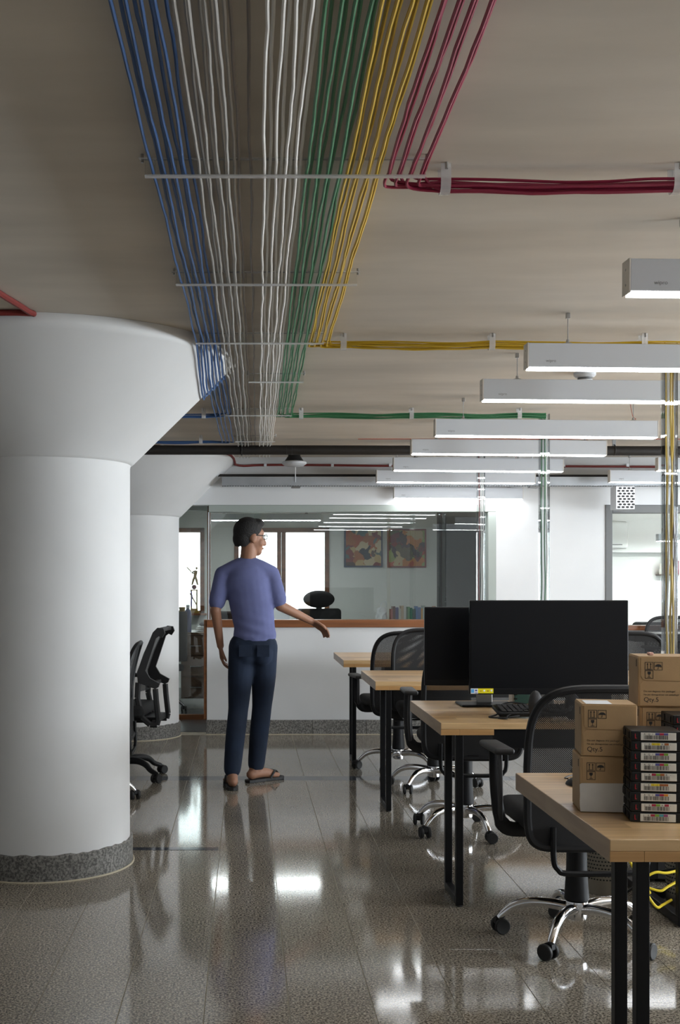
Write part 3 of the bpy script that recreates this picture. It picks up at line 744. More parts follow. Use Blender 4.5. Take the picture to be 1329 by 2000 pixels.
# ------------------------------------------------------------------ desks
def desk(label, x0, x1, y0, y1, sep, short_edge=None, tray=True):
    t = thing('office_desk', label, 'desk', (x0, y0, 0), 0, 'wooden office desks')
    L, D, Z, T = x1 - x0, y1 - y0, .75, .05
    MB().rbox(0, L, 0, D, Z - .026, Z, .0015).build('tabletop', 'wood', t)
    e1 = short_edge if short_edge else L
    MB().rbox(0, .076, .0, .07, Z - T, Z - .0262, .001).build('corner_block', 'wood_edge', t)
    MB().rbox(.0765, e1, .0, .07, Z - T, Z - .0262, .001).build('front_edging', 'wood_edge', t)
    MB().rbox(0, .07, .0705, D, Z - T, Z - .0262, .001).build('side_edging', 'wood_side', t)
    MB().rbox(.0, .0006, .0, D, Z - T, Z - .001, .0002).build('side_veneer', 'wood_side', t, loc=(-.0007, 0, 0))
    if tray:
        a = e1 + .004 if short_edge else .25
        if short_edge: MB().rbox(a, L - .2, .012, .05, Z - .105, Z - .027, .002).build('cable_tray', 'black_metal', t)
        MB().rbox(.35, L - .3, D * .45, D * .45 + .22, Z - .13, Z - .06, .004).build('wire_basket', 'black_metal', t)
    for lx in (.063, L - .09):
        fr = []
        for k, ly in enumerate((.012, .012 + sep)):
            MB().rbox(lx, lx + .03, ly, ly + .03, .006, Z - T - .0005 if ly < .08 - .03 else Z - T, .002).build('leg', 'black_metal', t)
        MB().rbox(lx, lx + .03, .042, .012 + sep, .006, .036, .002).build('foot_bar', 'black_metal', t)
        for ly in ((D - .05,) if lx > .1 else ()):
            MB().rbox(lx, lx + .03, ly, ly + .03, .006, Z - T, .002).build('leg', 'black_metal', t)
        MB().rbox(lx, lx + .03, .012 + sep + .03, D - .05, .006, .036, .002).build('foot_bar', 'black_metal', t) if False else None
        for ly in (.027, .027 + sep) + ((D - .035,) if lx > .1 else ()): MB().lathe([(.014, .0), (.014, .006)], 10, c=(lx + .015, ly)).build('foot_pad', 'rubber', t)
        MB().rbox(lx, lx + .03, .072 + .0, D - .01, Z - T - .03, Z - T, .002).build('top_rail', 'black_metal', t) if False else None
    return t
desk('wooden desk nearest the camera with cardboard boxes and tape cartridges on it', .811, 2.9, 2.562, 3.455, .15, None, False)
desk('wooden desk carrying the two monitors and a keyboard', .793, 2.95, 4.671, 5.545, .25, .215)
desk('wooden desk partly hidden behind the smaller monitor', .745, 2.95, 6.601, 7.42, .28)
desk('wooden desk farthest away, against the white low wall', .712, 2.95, 8.36, 9.30, .20)

# ------------------------------------------------------------------ chairs
def star_base(t, legmat, r_star=.285, rot=0.0, zhub=.115, swivel=None):
    rnd = random.Random(int(rot * 1000) + 5)
    MB().lathe([(.028, .075), (.038, .08), (.042, .13), (.04, .145), (.03, .15)], 20).build('hub', legmat, t, True)
    for k in range(5):
        a = rot + k * 2 * math.pi / 5
        Mx = Matrix.Rotation(a, 4, 'Z')
        pts = smooth_path([(.03, 0, .118), (.10, 0, .128), (.17, 0, .126), (.225, 0, .108), (.262, 0, .078), (r_star - .005, 0, .058)], 4)
        n = len(pts)
        if legmat == 'chrome': rad = [.0215 - .0085 * i / (n - 1) for i in range(n)]
        else: rad = [.027 - .012 * i / (n - 1) for i in range(n)]
        MB().tube(pts, rad, 10, Mx=Mx).build('base_leg', legmat, t, True)
        cx, cy = r_star * math.cos(a), r_star * math.sin(a)
        sw = rnd.uniform(0, 6.28) if swivel is None else swivel[k]
        c = MB().tube([(cx, cy, .05), (cx, cy, .066)], .008, 8).build('caster', 'black_plastic', t, True)
        S = Matrix.Translation((cx, cy, 0)) @ Matrix.Rotation(sw, 4, 'Z')
        # hood over the wheels
        hp = [(-.028, .026), (-.031, .036), (-.026, .05), (-.012, .06), (.006, .062), (.016, .058), (.018, .04), (.010, .032)]
        MB().prism(hp, -.010, .010, S @ Matrix(((1, 0, 0, -.004), (0, 0, -1, 0), (0, 1, 0, 0), (0, 0, 0, 1)))).build('caster_hood', 'black_plastic', c)
        for s in (-1, 1):
            MB().lathe([(.012, -.008), (.026, -.0085), (.0295, -.005), (.0295, .005), (.026, .0085), (.012, .008)], 18,
                       Mx=S @ Matrix.Translation((-.010, s * .0195, .0297)) @ Matrix.Rotation(R(90), 4, 'X')).build('wheel', 'rubber', c, True)
def back_surf(x, z):
    v = (z - .40) / .56
    return -.225 - .05 * max(v, 0) ** 1.3 - .03 * math.sin(max(0, min(1, v)) * math.pi) * -1 + .28 * x * x - .03
def task_chair(name, label, loc, rz, group='task chairs with mesh backs', rot=0.2, scale_back=1.0, legmat='chrome', lift=0.0, swivel=None, arm_drop=0.0):
    t = thing(name, label, 'chair', loc, rz, group)
    star_base(t, legmat, rot=rot, swivel=swivel)
    MB().lathe([(.026, .145), (.026, .17)], 18).build('gas_lift', 'black_metal', t, True)
    MB().lathe([(.044, .15), (.045, .155), (.038, .26), (.036, .385 + lift)], 20).build('lift_cover', 'black_plastic', t, True)
    MB().rbox(-.09, .09, -.10, .10, .385 + lift, .425 + lift, .008).build('tilt_mechanism', 'black_metal', t)
    MB().tube([(.06, .02, .40 + lift), (.2, .03, .395 + lift), (.25, .03, .39 + lift)], .006, 8).build('lever', 'black_plastic', t, True)
    bm = MB().rbox(-.235, .235, -.215, .235, .425 + lift, .50 + lift, .034, 4); bm.build('seat', 'black_fabric', t, True)
    # backrest: frame ring, see-through mesh, solid lower panel
    zc, hh, hw = .675 + lift, .28 * scale_back, .248
    ring = []
    for k in range(56):
        a = 2 * math.pi * k / 56
        sgn = lambda v: (1 if v >= 0 else -1) * abs(v) ** .52
        x, z = hw * sgn(math.cos(a)), zc + hh * sgn(math.sin(a))
        if math.sin(a) < 0:
            e_ = .22; x = hw * (1 if math.cos(a) >= 0 else -1) * abs(math.cos(a)) ** e_; z = zc - hh * abs(math.sin(a)) ** e_
        ring.append((x, back_surf(x, z - lift), z))
    MB().tube(ring, .0145, 8, closed=True).build('back_frame', 'black_plastic', t, True)
    def patch(za, zb, dy, rows=12, cols=14):
        vs_ = []; fs = []
        for i in range(rows + 1):
            z = za + (zb - za) * i / rows
            q = min(.9995, abs((z - zc) / hh)); pw = 3.85 if z > zc else 9.0; xm = hw * (1 - q ** pw) ** (1 / pw)
            for j in range(cols + 1):
                x = -xm + 2 * xm * j / cols; vs_.append((x, back_surf(x, z - lift) + dy, z))
        for i in range(rows):
            for j in range(cols): fs.append((i * (cols + 1) + j, i * (cols + 1) + j + 1, (i + 1) * (cols + 1) + j + 1, (i + 1) * (cols + 1) + j))
        return MB().add(vs_, fs)
    patch(zc - .06, zc + hh * .985, 0).build('back_mesh', 'mesh', t, True)
    mb = patch(zc - hh * .985, zc - .055, -.004, 8)
    mb2 = patch(zc - hh * .985, zc - .055, .012, 8); mb2.f = [f[::-1] for f in mb2.f]
    mb.add(mb2.v, mb2.f); mb.build('lower_back_panel', 'black_fabric', t, True)
    yb = back_surf(.165, .42) - .012
    MB().tube(smooth_path([(-.165, yb, .47 + lift), (-.165, yb - .004, .36 + lift), (-.150, yb - .004, .325 + lift), (-.11, yb - .004, .310 + lift), (.11, yb - .004, .310 + lift), (.150, yb - .004, .325 + lift), (.165, yb - .004, .36 + lift), (.165, yb, .47 + lift)], 4), .0105, 8).build('back_support_bar', 'black_metal', t, True)
    MB().rbox(-.03, .03, yb - .006, -.09, .392 + lift, .412 + lift, .004).build('spine_bracket', 'black_metal', t)
    ad = lift - arm_drop
    for s in (-1, 1):
        ar = MB().tube(smooth_path([(s * .20, -.04, .418 + lift), (s * .265, -.04, .422 + lift), (s * .298, -.045, .46 + lift), (s * .306, -.02, .56 + ad), (s * .300, .02, .66 + ad), (s * .298, .035, .702 + ad)], 4), [.026] * 8 + [.021] * 13, 8, sq=(.55, 1.1)).build('armrest', 'black_plastic', t, True)
        MB().tube(smooth_path([(s * .298, -.05, .46 + lift), (s * .307, -.085, .56 + ad), (s * .302, -.06, .66 + ad), (s * .298, -.04, .702 + ad)], 4), .015, 8, sq=(.6, 1.1)).build('armrest_strut', 'grey_plastic', ar, True)
        MB().rbox(s * .298 - .037, s * .298 + .037, -.12, .13, .700 + ad, .724 + ad, .011, 3).build('armrest_pad', 'grey_plastic', ar, True)
    return t
task_chair('task_chair', 'black mesh-back chair with chrome base between the boxes and the large monitor', (1.225, 4.26, 0), R(2), rot=R(90), swivel=[2.8, 3.3, 5.4, 3.9, .2])
task_chair('task_chair', 'black mesh-back chair whose left armrest shows beside the smaller monitor', (1.165, 6.10, 0), R(-2), rot=R(70), lift=.03)
task_chair('task_chair', 'black mesh-back chair facing the camera from behind the third desk, rounded see-through back', (1.205, 7.36, 0), R(176), rot=R(50), lift=.045, arm_drop=.085)
task_chair('task_chair', 'black mesh-back chair nearest the low wall, pulled up to the farthest desk', (1.075, 8.10, 0), R(8), rot=R(20), lift=.02, arm_drop=.07)
task_chair('task_chair', 'black mesh-back chair just right of the large monitor, above the rear boxes', (2.60, 8.04, 0), R(-4), rot=R(10), lift=.02)
task_chair('task_chair', 'chrome-based chair almost hidden behind the foreground column', (-.935, 6.88, 0), R(90), rot=R(2), lift=.0)
task_chair('task_chair', 'black chair behind the black table at far right, in front of the teak sill', (3.67, 9.60, 0), R(180), rot=R(15), lift=.06)

# black framed chair seen from the side beside the rear column
t = thing('framed_chair', 'black plastic-framed chair seen side-on behind the foreground column, tall slanted back', 'chair', (-.84, 7.75, 0), R(84))
star_base(t, 'black_plastic', .32, R(-90 - 30))
MB().lathe([(.045, .14), (.034, .27), (.03, .40)], 18).build('gas_lift', 'black_plastic', t, True)
MB().rbox(-.10, .10, -.18, .12, .385, .43, .01).build('tilt_mechanism', 'black_plastic', t)
MB().rbox(-.24, .24, -.20, .26, .43, .51, .034, 4).build('seat', 'black_fabric', t, True)
# side plates of the backrest, drawn in (depth, height): back leans away (negative depth)
prof_up = [(-.155, .66), (-.150, .73), (-.20, .86), (-.255, .99), (-.285, 1.02), (-.325, 1.015), (-.335, .985), (-.315, .955), (-.295, .965), (-.275, .95), (-.235, .83), (-.205, .74), (-.235, .69), (-.30, .655), (-.29, .63), (-.27, .62)]
loop_out = [(-.155, .66), (-.27, .62), (-.275, .55), (-.29, .42), (-.28, .385), (-.235, .385), (-.18, .43), (-.15, .56)]
for s in (-1, 1):
    Mx = Matrix(((0, 0, 1, s * .185), (1, 0, 0, 0), (0, 1, 0, 0), (0, 0, 0, 1)))
    u = MB().prism(prof_up, -.012, .012, Mx).build('back_upright', 'grey_plastic', t)
    for a, b in ((0, 7), (1, 2), (2, 3), (3, 4), (4, 5), (5, 6), (6, 7)):
        p, q = loop_out[a], loop_out[b]
        MB().tube([(s * .185, p[0], p[1]), (s * .185, q[0], q[1])], .019, 6, sq=(.7, 1)).build('frame_strut', 'grey_plastic', u)
    MB().cyl((s * .185 + .014, -.31, .99), (s * .185 + .016, -.31, .99), .006, 8).build('screw', 'black_plastic', u)
mb = MB(); vs_ = []; rows_ = [(-.16, .60), (-.145, .72), (-.19, .85), (-.245, .97), (-.275, 1.005)]
for (y, z) in rows_:
    for j in range(9):
        xx = -.18 + .36 * j / 8; vs_.append((xx, y - .03 * (1 - (xx / .18) ** 2), z))
mb.add(vs_, [(i * 9 + j, i * 9 + j + 1, i * 9 + j + 10, i * 9 + j + 9) for i in range(4) for j in range(8)]); mb.build('back_mesh', 'mesh', t, True)
for z, y in ((.64, -.23), (.40, -.26), (1.005, -.30)): MB().rbox(-.185, .185, y - .015, y + .015, z - .013, z + .013, .005).build('cross_bar', 'grey_plastic', t)
MB().rbox(-.16, .16, -.28, -.12, .40, .43, .006).build('seat_link', 'black_plastic', t)
for s in (-1, 1):
    a = MB().rbox(s * .27 - .02, s * .27 + .02, -.02, .03, .44, .66, .008).build('armrest', 'black_plastic', t)
    MB().rbox(s * .27 - .04, s * .27 + .04, -.13, .14, .66, .685, .01, 3).build('armrest_pad', 'grey_plastic', a, True)

# ------------------------------------------------------------------ monitors and desk items
def monitor(label, x, y, wd, ht, zb, neck_dx=0.0, sticker=False):
    t = thing('monitor', label, 'monitor', (x, y, .75), 0)
    z0 = zb - .75
    MB().rbox(-wd / 2, wd / 2, .0, .022, z0, z0 + ht, .004).build('panel', 'bezel', t)
    MB().box(-wd / 2 + .007, wd / 2 - .007, -.001, .0005, z0 + .028, z0 + ht - .007).build('screen', 'screen', t)
    MB().rbox(-wd / 2 + .002, wd / 2 - .002, -.002, .0, z0 + .001, z0 + .026, .001).build('chin', 'bezel', t)
    MB().rbox(-wd * .25, wd * .25, .022, .05, z0 + ht * .25, z0 + ht * .75, .012).build('rear_housing', 'bezel', t)
    MB().rbox(-.036, .036, .05, .075, .010, z0 + ht * .5, .004).build('stand_neck', 'silver', t)
    MB().rbox(-.125, .125, -.055, .125, .001, .011, .004).build('stand_base', 'bezel', t)
    if sticker:
        st = MB().box(-wd / 2 + .004, -wd / 2 + .036, -.0026, -.002, z0 + .004, z0 + .027).build('sticker', 'st_white', t)
        MB().box(-wd / 2 + .006, -wd / 2 + .019, -.0030, -.0026, z0 + .008, z0 + .024).build('sticker_emblem', 'st_blue', st)
        MB().box(-wd / 2 + .023, -wd / 2 + .032, -.0030, -.0026, z0 + .015, z0 + .022).build('sticker_emblem', 'lb_blue', st)
        MB().box(-wd / 2 + .022, -wd / 2 + .034, -.0030, -.0026, z0 + .006, z0 + .009).build('sticker_emblem', 'lb_blue', st)
        st2 = MB().box(-wd / 2 + .036, -wd / 2 + .103, -.0026, -.002, z0 + .006, z0 + .027).build('sticker', 'st_yellow', t)
        for k in range(4):
            MB().box(-wd / 2 + .044 + k * .0155, -wd / 2 + .052 + k * .0155, -.0030, -.0026, z0 + .014, z0 + (.017, .021, .018, .022)[k]).build('sticker_emblem', ('lb_orange', 'st_white', 'lb_orange', 'label')[k], st2)
        MB().box(wd / 2 - .225, wd / 2 - .185, -.0026, -.002, z0 + .023, z0 + .028).build('logo', 'silver', t)
monitor('large black monitor with blue and yellow stickers under its screen', 1.326, 5.03, .694, .412, .8295, sticker=True)
monitor('smaller dark monitor half hidden behind the large one', 1.112, 5.30, .575, .362, .844)

t = thing('keyboard', 'black keyboard lying tilted on the desk beside the monitor stand', 'keyboard', (1.062, 4.815, .752), R(2))
kb = Matrix.Rotation(R(9), 4, 'X')
MB().rbox(0, .44, 0, .14, .004, .022, .006, Mx=kb).build('case', 'black_plastic', t, True)
mb = MB()
for i in range(5):
    for j in range(18): mb.rbox(.014 + j * .0232, .033 + j * .0232, .016 + i * .0225, .034 + i * .0225, .022, .028, .0015, 1, kb)
mb.build('keys', 'grey_plastic', t)
for x in (.04, .40): MB().box(x - .01, x + .01, .12, .13, -.001, .026).build('foot', 'black_plastic', t)
tag(MB().tube(smooth_path([(1.22, 4.99, .79), (1.15, 4.99, .80), (1.10, 4.97, .787), (1.06, 4.85, .765), (1.02, 4.82, .756), (1.09, 4.80, .756), (1.16, 4.83, .765), (1.09, 4.84, .757), (1.05, 4.79, .756), (1.08, 4.765, .756), (1.10, 4.81, .765), (1.2, 4.86, .79), (1.3, 4.84, .77)], 7), .0035, 6).build('keyboard_cable', 'black_plastic', None, True), 'looped black cable tangled over the keyboard', 'cable')
tag(MB().rbox(.98, 1.12, 4.80, 4.83, .751, .760, .004).build('charger_plug', 'black_plastic'), 'flat black cable end lying in front of the keyboard', 'plug') if False else None
t = thing('binder', 'teal ring binder standing on the desk behind the keyboard', 'binder', (1.262, 5.40, .75), R(-4))
MB().rbox(0, .07, 0, .10, .001, .075, .002).build('cover', 'binder_green', t)
MB().box(-.012, .0, .005, .095, .004, .070).build('pages', 'paper', t)
for z in (.02, .04, .06): MB().box(-.004, .012, -.001, .0, z, z + .006).build('stripe', 'black_plastic', t)
t = thing('headphones', 'dark round headphone cup peeking above the mesh chair back', 'headphones', (1.20, 4.765, .75), R(0))
MB().ell((0, 0, .062), (.030, .022, .061), 18, 10).build('ear_cup', 'grey_plastic', t, True)
MB().ell((.15, .0, .062), (.030, .022, .061), 18, 10).build('ear_cup', 'grey_plastic', t, True)
MB().tube(smooth_path([(.0, -.01, .075), (.02, -.04, .05), (.075, -.06, .04), (.13, -.04, .05), (.15, .01, .075)], 5), .008, 8).build('headband', 'black_plastic', t, True)
tag(MB().rbox(1.715, 1.735, 5.22, 5.40, .751, 1.0, .002).build('paper_folder', 'paper'), 'white paper folder standing right of the large monitor', 'folder')
t = thing('computer_mouse', 'black computer mouse beside the cardboard boxes', 'mouse', (.935, 3.245, .75), R(15))
mb = MB().ell((0, 0, 0), (.027, .045, .020), 18, 10); mb.v = [(x, y, max(z, .0008)) for x, y, z in mb.v]; mb.build('shell', 'black_plastic', t, True)
MB().tube([(0, .015, .0186), (0, .035, .0125)], .003, 6).build('wheel', 'grey_plastic', t)
MB().tube(smooth_path([(0, .05, .01), (.02, .10, .004), (.08, .14, .004), (.2, .15, .004)], 5), .002, 6).build('cord', 'black_plastic', t)

# ------------------------------------------------------------------ cardboard boxes
def pictograms():
    mb = MB(); th = .0006
    def rect(x, z, w_, h_, l=.0011):
        for a in ((x, x + w_, z, z + l), (x, x + w_, z + h_ - l, z + h_), (x, x + l, z, z + h_), (x + w_ - l, x + w_, z, z + h_)): mb.box(a[0], a[1], -th, 0, a[2], a[3])
    s = .021
    rect(0, 0, s, s); rect(s + .002, 0, s, s); rect(0, -s - .001, s, s)
    for ax in (.0065, .0145):
        mb.box(ax - .0008, ax + .0008, -th, 0, .004, .016); mb.prism([(ax - .0022, .0145), (ax + .0022, .0145), (ax, .019)], 0, th, XZ)
    mb.box(.004, .017, -th, 0, .0022, .0034)
    ux = s + .002 + s / 2
    mb.prism([(ux + .0085 * math.cos(a), .009 + .0065 * math.sin(a)) for a in [k * math.pi / 8 for k in range(9)]], 0, th, XZ)
    mb.box(ux - .0006, ux + .0006, -th, 0, .0035, .009); mb.box(ux - .003, ux, -th, 0, .003, .0042)
    gz = -s - .001
    mb.prism([(.0065, gz + .018), (.0065, gz + .013), (.0085, gz + .0105), (.0125, gz + .0105), (.0145, gz + .013), (.0145, gz + .018)], 0, th, XZ)
    mb.box(.0098, .0112, -th, 0, gz + .004, gz + .011); mb.box(.006, .015, -th, 0, gz + .0028, gz + .004)
    return mb
pict_me = pictograms().mesh('pictograms', 'print')
def carton(label, x, y, z, rz, w_=.134, d_=.132, h_=.129, printed=True, paper=False, toppaper=False, lowtext=True):
    t = thing('cardboard_box', label, 'box', (x, y, z), rz, 'small cardboard cartons')
    e = .0012
    MB().rbox(0, w_, .001, d_, .0005, h_ - .0005, .0025).build('carton', 'card', t)
    MB().box(-.0006, .0, .004, d_ - .003, .003, h_ - .003).build('side_panel', 'card_side', t)
    # front flap: an upper flap with rounded corners and a seam
    fl_ = [(.006, h_ - .002), (.006, h_ * .53 + .012), (.010, h_ * .53 + .004), (.018, h_ * .53), (w_ - .006, h_ * .53 - .001), (w_ - .006, h_ - .002)]
    f_ = MB().prism(fl_, -.001, .0008, XZ).build('front_flap', 'card', t)
    f2 = [(.004, .003), (.004, h_ * .515 - .008), (.012, h_ * .515), (w_ - .004, h_ * .515 - .001), (w_ - .004, .003)]
    MB().prism(f2, -.001, .0003, XZ).build('front_lower_panel', 'card', t)
    MB().rbox(.002, w_ - .002, .003, d_ * .5, h_ - .0005, h_ + .0012, .0005).build('top_flap', 'card', t)
    MB().rbox(.002, w_ - .002, d_ * .5 + .001, d_ - .002, h_ - .0005, h_ + .001, .0005).build('top_flap', 'card', t)
    if toppaper: MB().box(.012, .075, .006, d_ * .7, h_ + .0013, h_ + .0019).build('paper_slip', 'st_white', t)
    if printed:
        put('pictograms', pict_me, t, (.016, -.0009, h_ - .034))
        if lowtext:
            text('Do not degauss this package!', .0067, 'print', t, (.013, -.0004, .038), name='printed_text')
            text('Ne pas d\u00e9magn\u00e9tiser cet emballage!', .0061, 'print', t, (.013, -.0004, .0295), name='printed_text')
            text('Qty.5', .0165, 'print', t, (.013, -.0004, .013), name='printed_text')
    MB().box(-.0011, -.0006, .02, .026, h_ - .026, h_ - .008).build('hand_slot', 'hole', t)
    if paper:
        rp = random.Random(4); pol = [(.001, .002)] + [(.0 + rp.uniform(-.001, .001), .002 + k * .0135) for k in range(1, 6)] + [(.004, .0725)] + [(w_ * .97, .0745), (w_ * .97, .003)]
        MB().prism(pol, .0009, .0019, XZ).build('torn_paper', 'paper', t)
    return t
carton('cardboard box with torn white paper on its front, at the bottom of the front stack', .833, 2.868, .75, R(-8), h_=.137, w_=.136, paper=True, lowtext=False)
carton('cardboard Qty.5 box with a white slip on top, atop the paper-fronted box', .838, 2.872, .8884, R(-9), toppaper=True)
carton('cardboard box at the bottom of the rear stack, hidden behind the cartridges', 1.026, 3.000, .75, R(-8), h_=.123)
carton('cardboard box in the middle of the rear stack, below the topmost Qty.5 box', 1.028, 3.000, .8745, R(-7), h_=.123, lowtext=False)
carton('topmost cardboard Qty.5 box of the taller rear stack', 1.022, 2.995, .999, R(-8), h_=.129)
tag(MB().rbox(1.066, 1.078, 3.04, 3.06, 1.1295, 1.137, .002).build('eraser', mat('pink_eraser', (.75, .45, .38), .6)), 'tiny pink eraser lying on the topmost box', 'eraser')

# ------------------------------------------------------------------ tape cartridges
bar_rng = random.Random(11)
def barcode_mesh(seed):
    r_ = random.Random(seed); mb = MB(); x = .0
    while x < .056:
        a = r_.choice((.0007, .0007, .0014)); mb.box(x, x + a, -.0004, 0, 0, .0095); x += a + r_.choice((.0007, .0009, .0016))
    return mb.mesh('barcode', 'print')
bc = [barcode_mesh(s) for s in range(3)]
def cartridge(label, x, y, z, rz, codes=None, group='tape cartridges in the front stack'):
    t = thing('tape_cartridge', label, 'tape cartridge', (x, y, z), rz, group)
    W_, D_, H_ = .1155, .105, .0238
    MB().rbox(0, W_, 0, D_, .0002, H_, .0022).build('shell', 'tape_shell', t)
    for k in range(2): MB().rbox(-.002, .0005, .018 + k * .052, .045 + k * .052, .004, H_ - .004, .0008).build('side_rib', 'black_plastic', t)
    tb = MB().rbox(.0085, .0165, -.0012, .0005, .005, .0185, .001).build('tab_recess', 'hole', t)
    MB().box(.0090, .0108, -.0018, -.0012, .006, .0175).build('write_tab', 'red_tab', tb); MB().box(.0108, .0135, -.0018, -.0012, .006, .0078).build('write_tab', 'red_tab', tb)
    if codes is not None:
        lb = MB().rbox(.0225, .1035, -.0012, .0, .0022, .0205, .0015, 1).build('label', 'label', t)
        put('barcode', bc[len(label) % 3], lb, (.030, -.0012, .0045))
        x0 = .0265; s_ = .0098
        for i, c in enumerate(codes):
            if c in 'AQIJKR-':
                text(c, .0058, 'print', lb, (x0 + i * s_ + .003, -.0013, .0150), name='label_letter')
            else:
                nm = dict(b='lb_blue', r='lb_red', y='lb_yellow', g='lb_green', o='lb_orange', a='lb_amber', c='lb_cyan', m='lb_magenta')[c]
                q = MB().box(x0 + i * s_, x0 + i * s_ + s_ - .0001, -.0016, -.0012, .0146, .0199).build('colour_block', nm, lb)
                if c == 'y': text('1', .0054, 'print', lb, (x0 + i * s_ + .0035, -.0018, .0152), name='label_letter')
    return t
rows9 = ['JKrgcm-', 'JKrgRr-', 'AQIbra-', 'JKyyoo-', 'JKrgoR-', 'AQIbrg-', 'AQIbrg-', 'JKyyRo-', 'AQIbrb-']
pos9 = ['bottom', 'second from bottom', 'third from bottom', 'fourth from bottom', 'middle', 'fourth from top', 'third from top', 'second from top', 'topmost']
for i in range(9):
    cartridge('black tape cartridge with barcode label, %s of the nine in the stack' % pos9[i], .921 + (.0015 if i % 3 == 1 else 0) - (.001 if i == 0 else 0), 2.752, .75 + i * .0242, R(-8.5 + (i * 37 % 5 - 2) * .3), rows9[i])
for i in range(10):
    cartridge('black tape cartridge of the partly visible stack at the right picture edge', 1.062, 2.86, .75 + i * .0242, R(-4), None, 'tape cartridges at the right edge')

# ------------------------------------------------------------------ under the desks
def bin_(label, x, y, r=.088, h=.30):
    t = thing('waste_bin', label, 'waste bin', (x, y, 0), 0, 'perforated steel bins')
    MB().lathe([(r * .93, .001), (r * .94, .05), (r, h), (r - .003, h), (r * .93, .052), (r * .92, .006)], 32).build('bucket', 'bin', t, True)
    mb = MB()
    for i in range(15):
        for k in range(40):
            a = 2 * math.pi * (k + .5 * (i % 2)) / 40; z = .065 + i * .0155; rr = r * (.94 + .06 * (z - .05) / (h - .05)) + .0004
            Mx = Matrix.Translation((rr * math.cos(a), rr * math.sin(a), z)) @ Matrix.Rotation(a, 4, 'Z') @ Matrix.Rotation(R(90), 4, 'Y')
            mb.prism([(.0035 * math.cos(q), .0045 * math.sin(q)) for q in (0, 1.05, 2.1, 3.14, 4.19, 5.24)], -.0004, .0004, Mx)
    o = mb.build('perforation', 'hole', t); o['kind'] = 'stuff'
    MB().tube([(r * math.cos(a), r * math.sin(a), h) for a in [k * math.pi / 16 for k in range(32)]], .004, 6, closed=True).build('rim', 'steel', t, True)
bin_('perforated steel waste bin under the desk behind the chrome chair base', 1.535, 4.93)
bin_('perforated steel waste bin at the right edge beside the yellow cable loop', 1.80, 4.69)
t = thing('under_desk_frame', 'black steel frame on the floor under the monitor desk at right', 'frame', (1.655, 4.40, 0))
MB().rbox(0, .035, 0, .80, .004, .040, .003).build('floor_rail', 'black_metal', t)
MB().rbox(0, .035, 0, .035, .041, .60, .003).build('leg', 'black_metal', t)
MB().rbox(0, .035, .765, .80, .041, .60, .003).build('leg', 'black_metal', t)
MB().rbox(.036, .40, .40, .435, .004, .036, .003).build('cross_rail', 'black_metal', t)
t = thing('computer_tower', 'black computer case standing under the monitor desk', 'computer', (1.76, 5.06, .003), R(-12))
MB().rbox(0, .20, 0, .36, .012, .40, .012).build('case', 'black_plastic', t)
for x in (.02, .16):
    for y in (.03, .31): MB().box(x, x + .02, y, y + .02, 0, .012).build('foot', 'rubber', t)
MB().box(.05, .15, -.002, .0, .02, .12).build('vent', 'grey_plastic', t)
MB().tube([(.03, -.002, .28), (.10, -.004, .31), (.17, -.002, .28)], .004, 6).build('trim_arc', 'grey_plastic', t)
tag(MB().tube(smooth_path([(1.43, 4.52, .50), (1.455, 4.47, .32), (1.503, 4.42, .199), (1.545, 4.41, .115), (1.576, 4.41, .077), (1.60, 4.42, .082), (1.64, 4.43, .10)], 7), .0052, 8).build('patch_cable', 'lb_yellow', None, True), 'bright yellow patch cable hanging down to the black floor frame', 'cable')
loop = [(1.70, 4.52, .19), (1.645, 4.50, .185), (1.60, 4.49, .190), (1.562, 4.48, .175), (1.548, 4.48, .145), (1.562, 4.48, .118), (1.575, 4.485, .112), (1.560, 4.49, .135), (1.585, 4.49, .125), (1.62, 4.49, .118), (1.648, 4.50, .13), (1.70, 4.52, .15)]
tag(MB().tube(smooth_path(loop, 7), .0052, 8).build('patch_cable', 'lb_yellow', None, True), 'coiled bright yellow patch cable loop under the desk', 'cable')
for k, (lab, pts) in enumerate((('thick black power cable sagging under the desk, upper one', [(1.50, 4.75, .31), (1.60, 4.72, .27), (1.70, 4.75, .29), (1.80, 4.80, .34), (1.85, 4.8, .42)]),
                                ('thin black power cable hanging beside the right-hand bin', [(1.725, 4.55, .42), (1.735, 4.55, .28), (1.725, 4.54, .16), (1.715, 4.52, .05)]),
                                ('thin black power cable lying across the yellow loop', [(1.58, 4.8, .02), (1.66, 4.70, .13), (1.74, 4.58, .185), (1.82, 4.57, .20)]))):
    tag(MB().tube(smooth_path(pts, 6), .005, 6).build('power_cable', 'black_plastic', None, True), lab, 'cable')

# black table at far right
t = thing('black_table', 'black table with slanted legs right of the large monitor, below the teak sill', 'table', (3.02, 8.93, 0))
MB().rbox(0, 1.3, 0, .40, .855, .915, .006).build('tabletop', 'black_metal', t)
for x in (.45, 1.15):
    MB().bar((x - .06, .1, .855), (x + .07, .1, .0), .04).build('leg', 'black_metal', t); MB().bar((x - .06, .34, .855), (x + .07, .34, .0), .04).build('leg', 'black_metal', t)

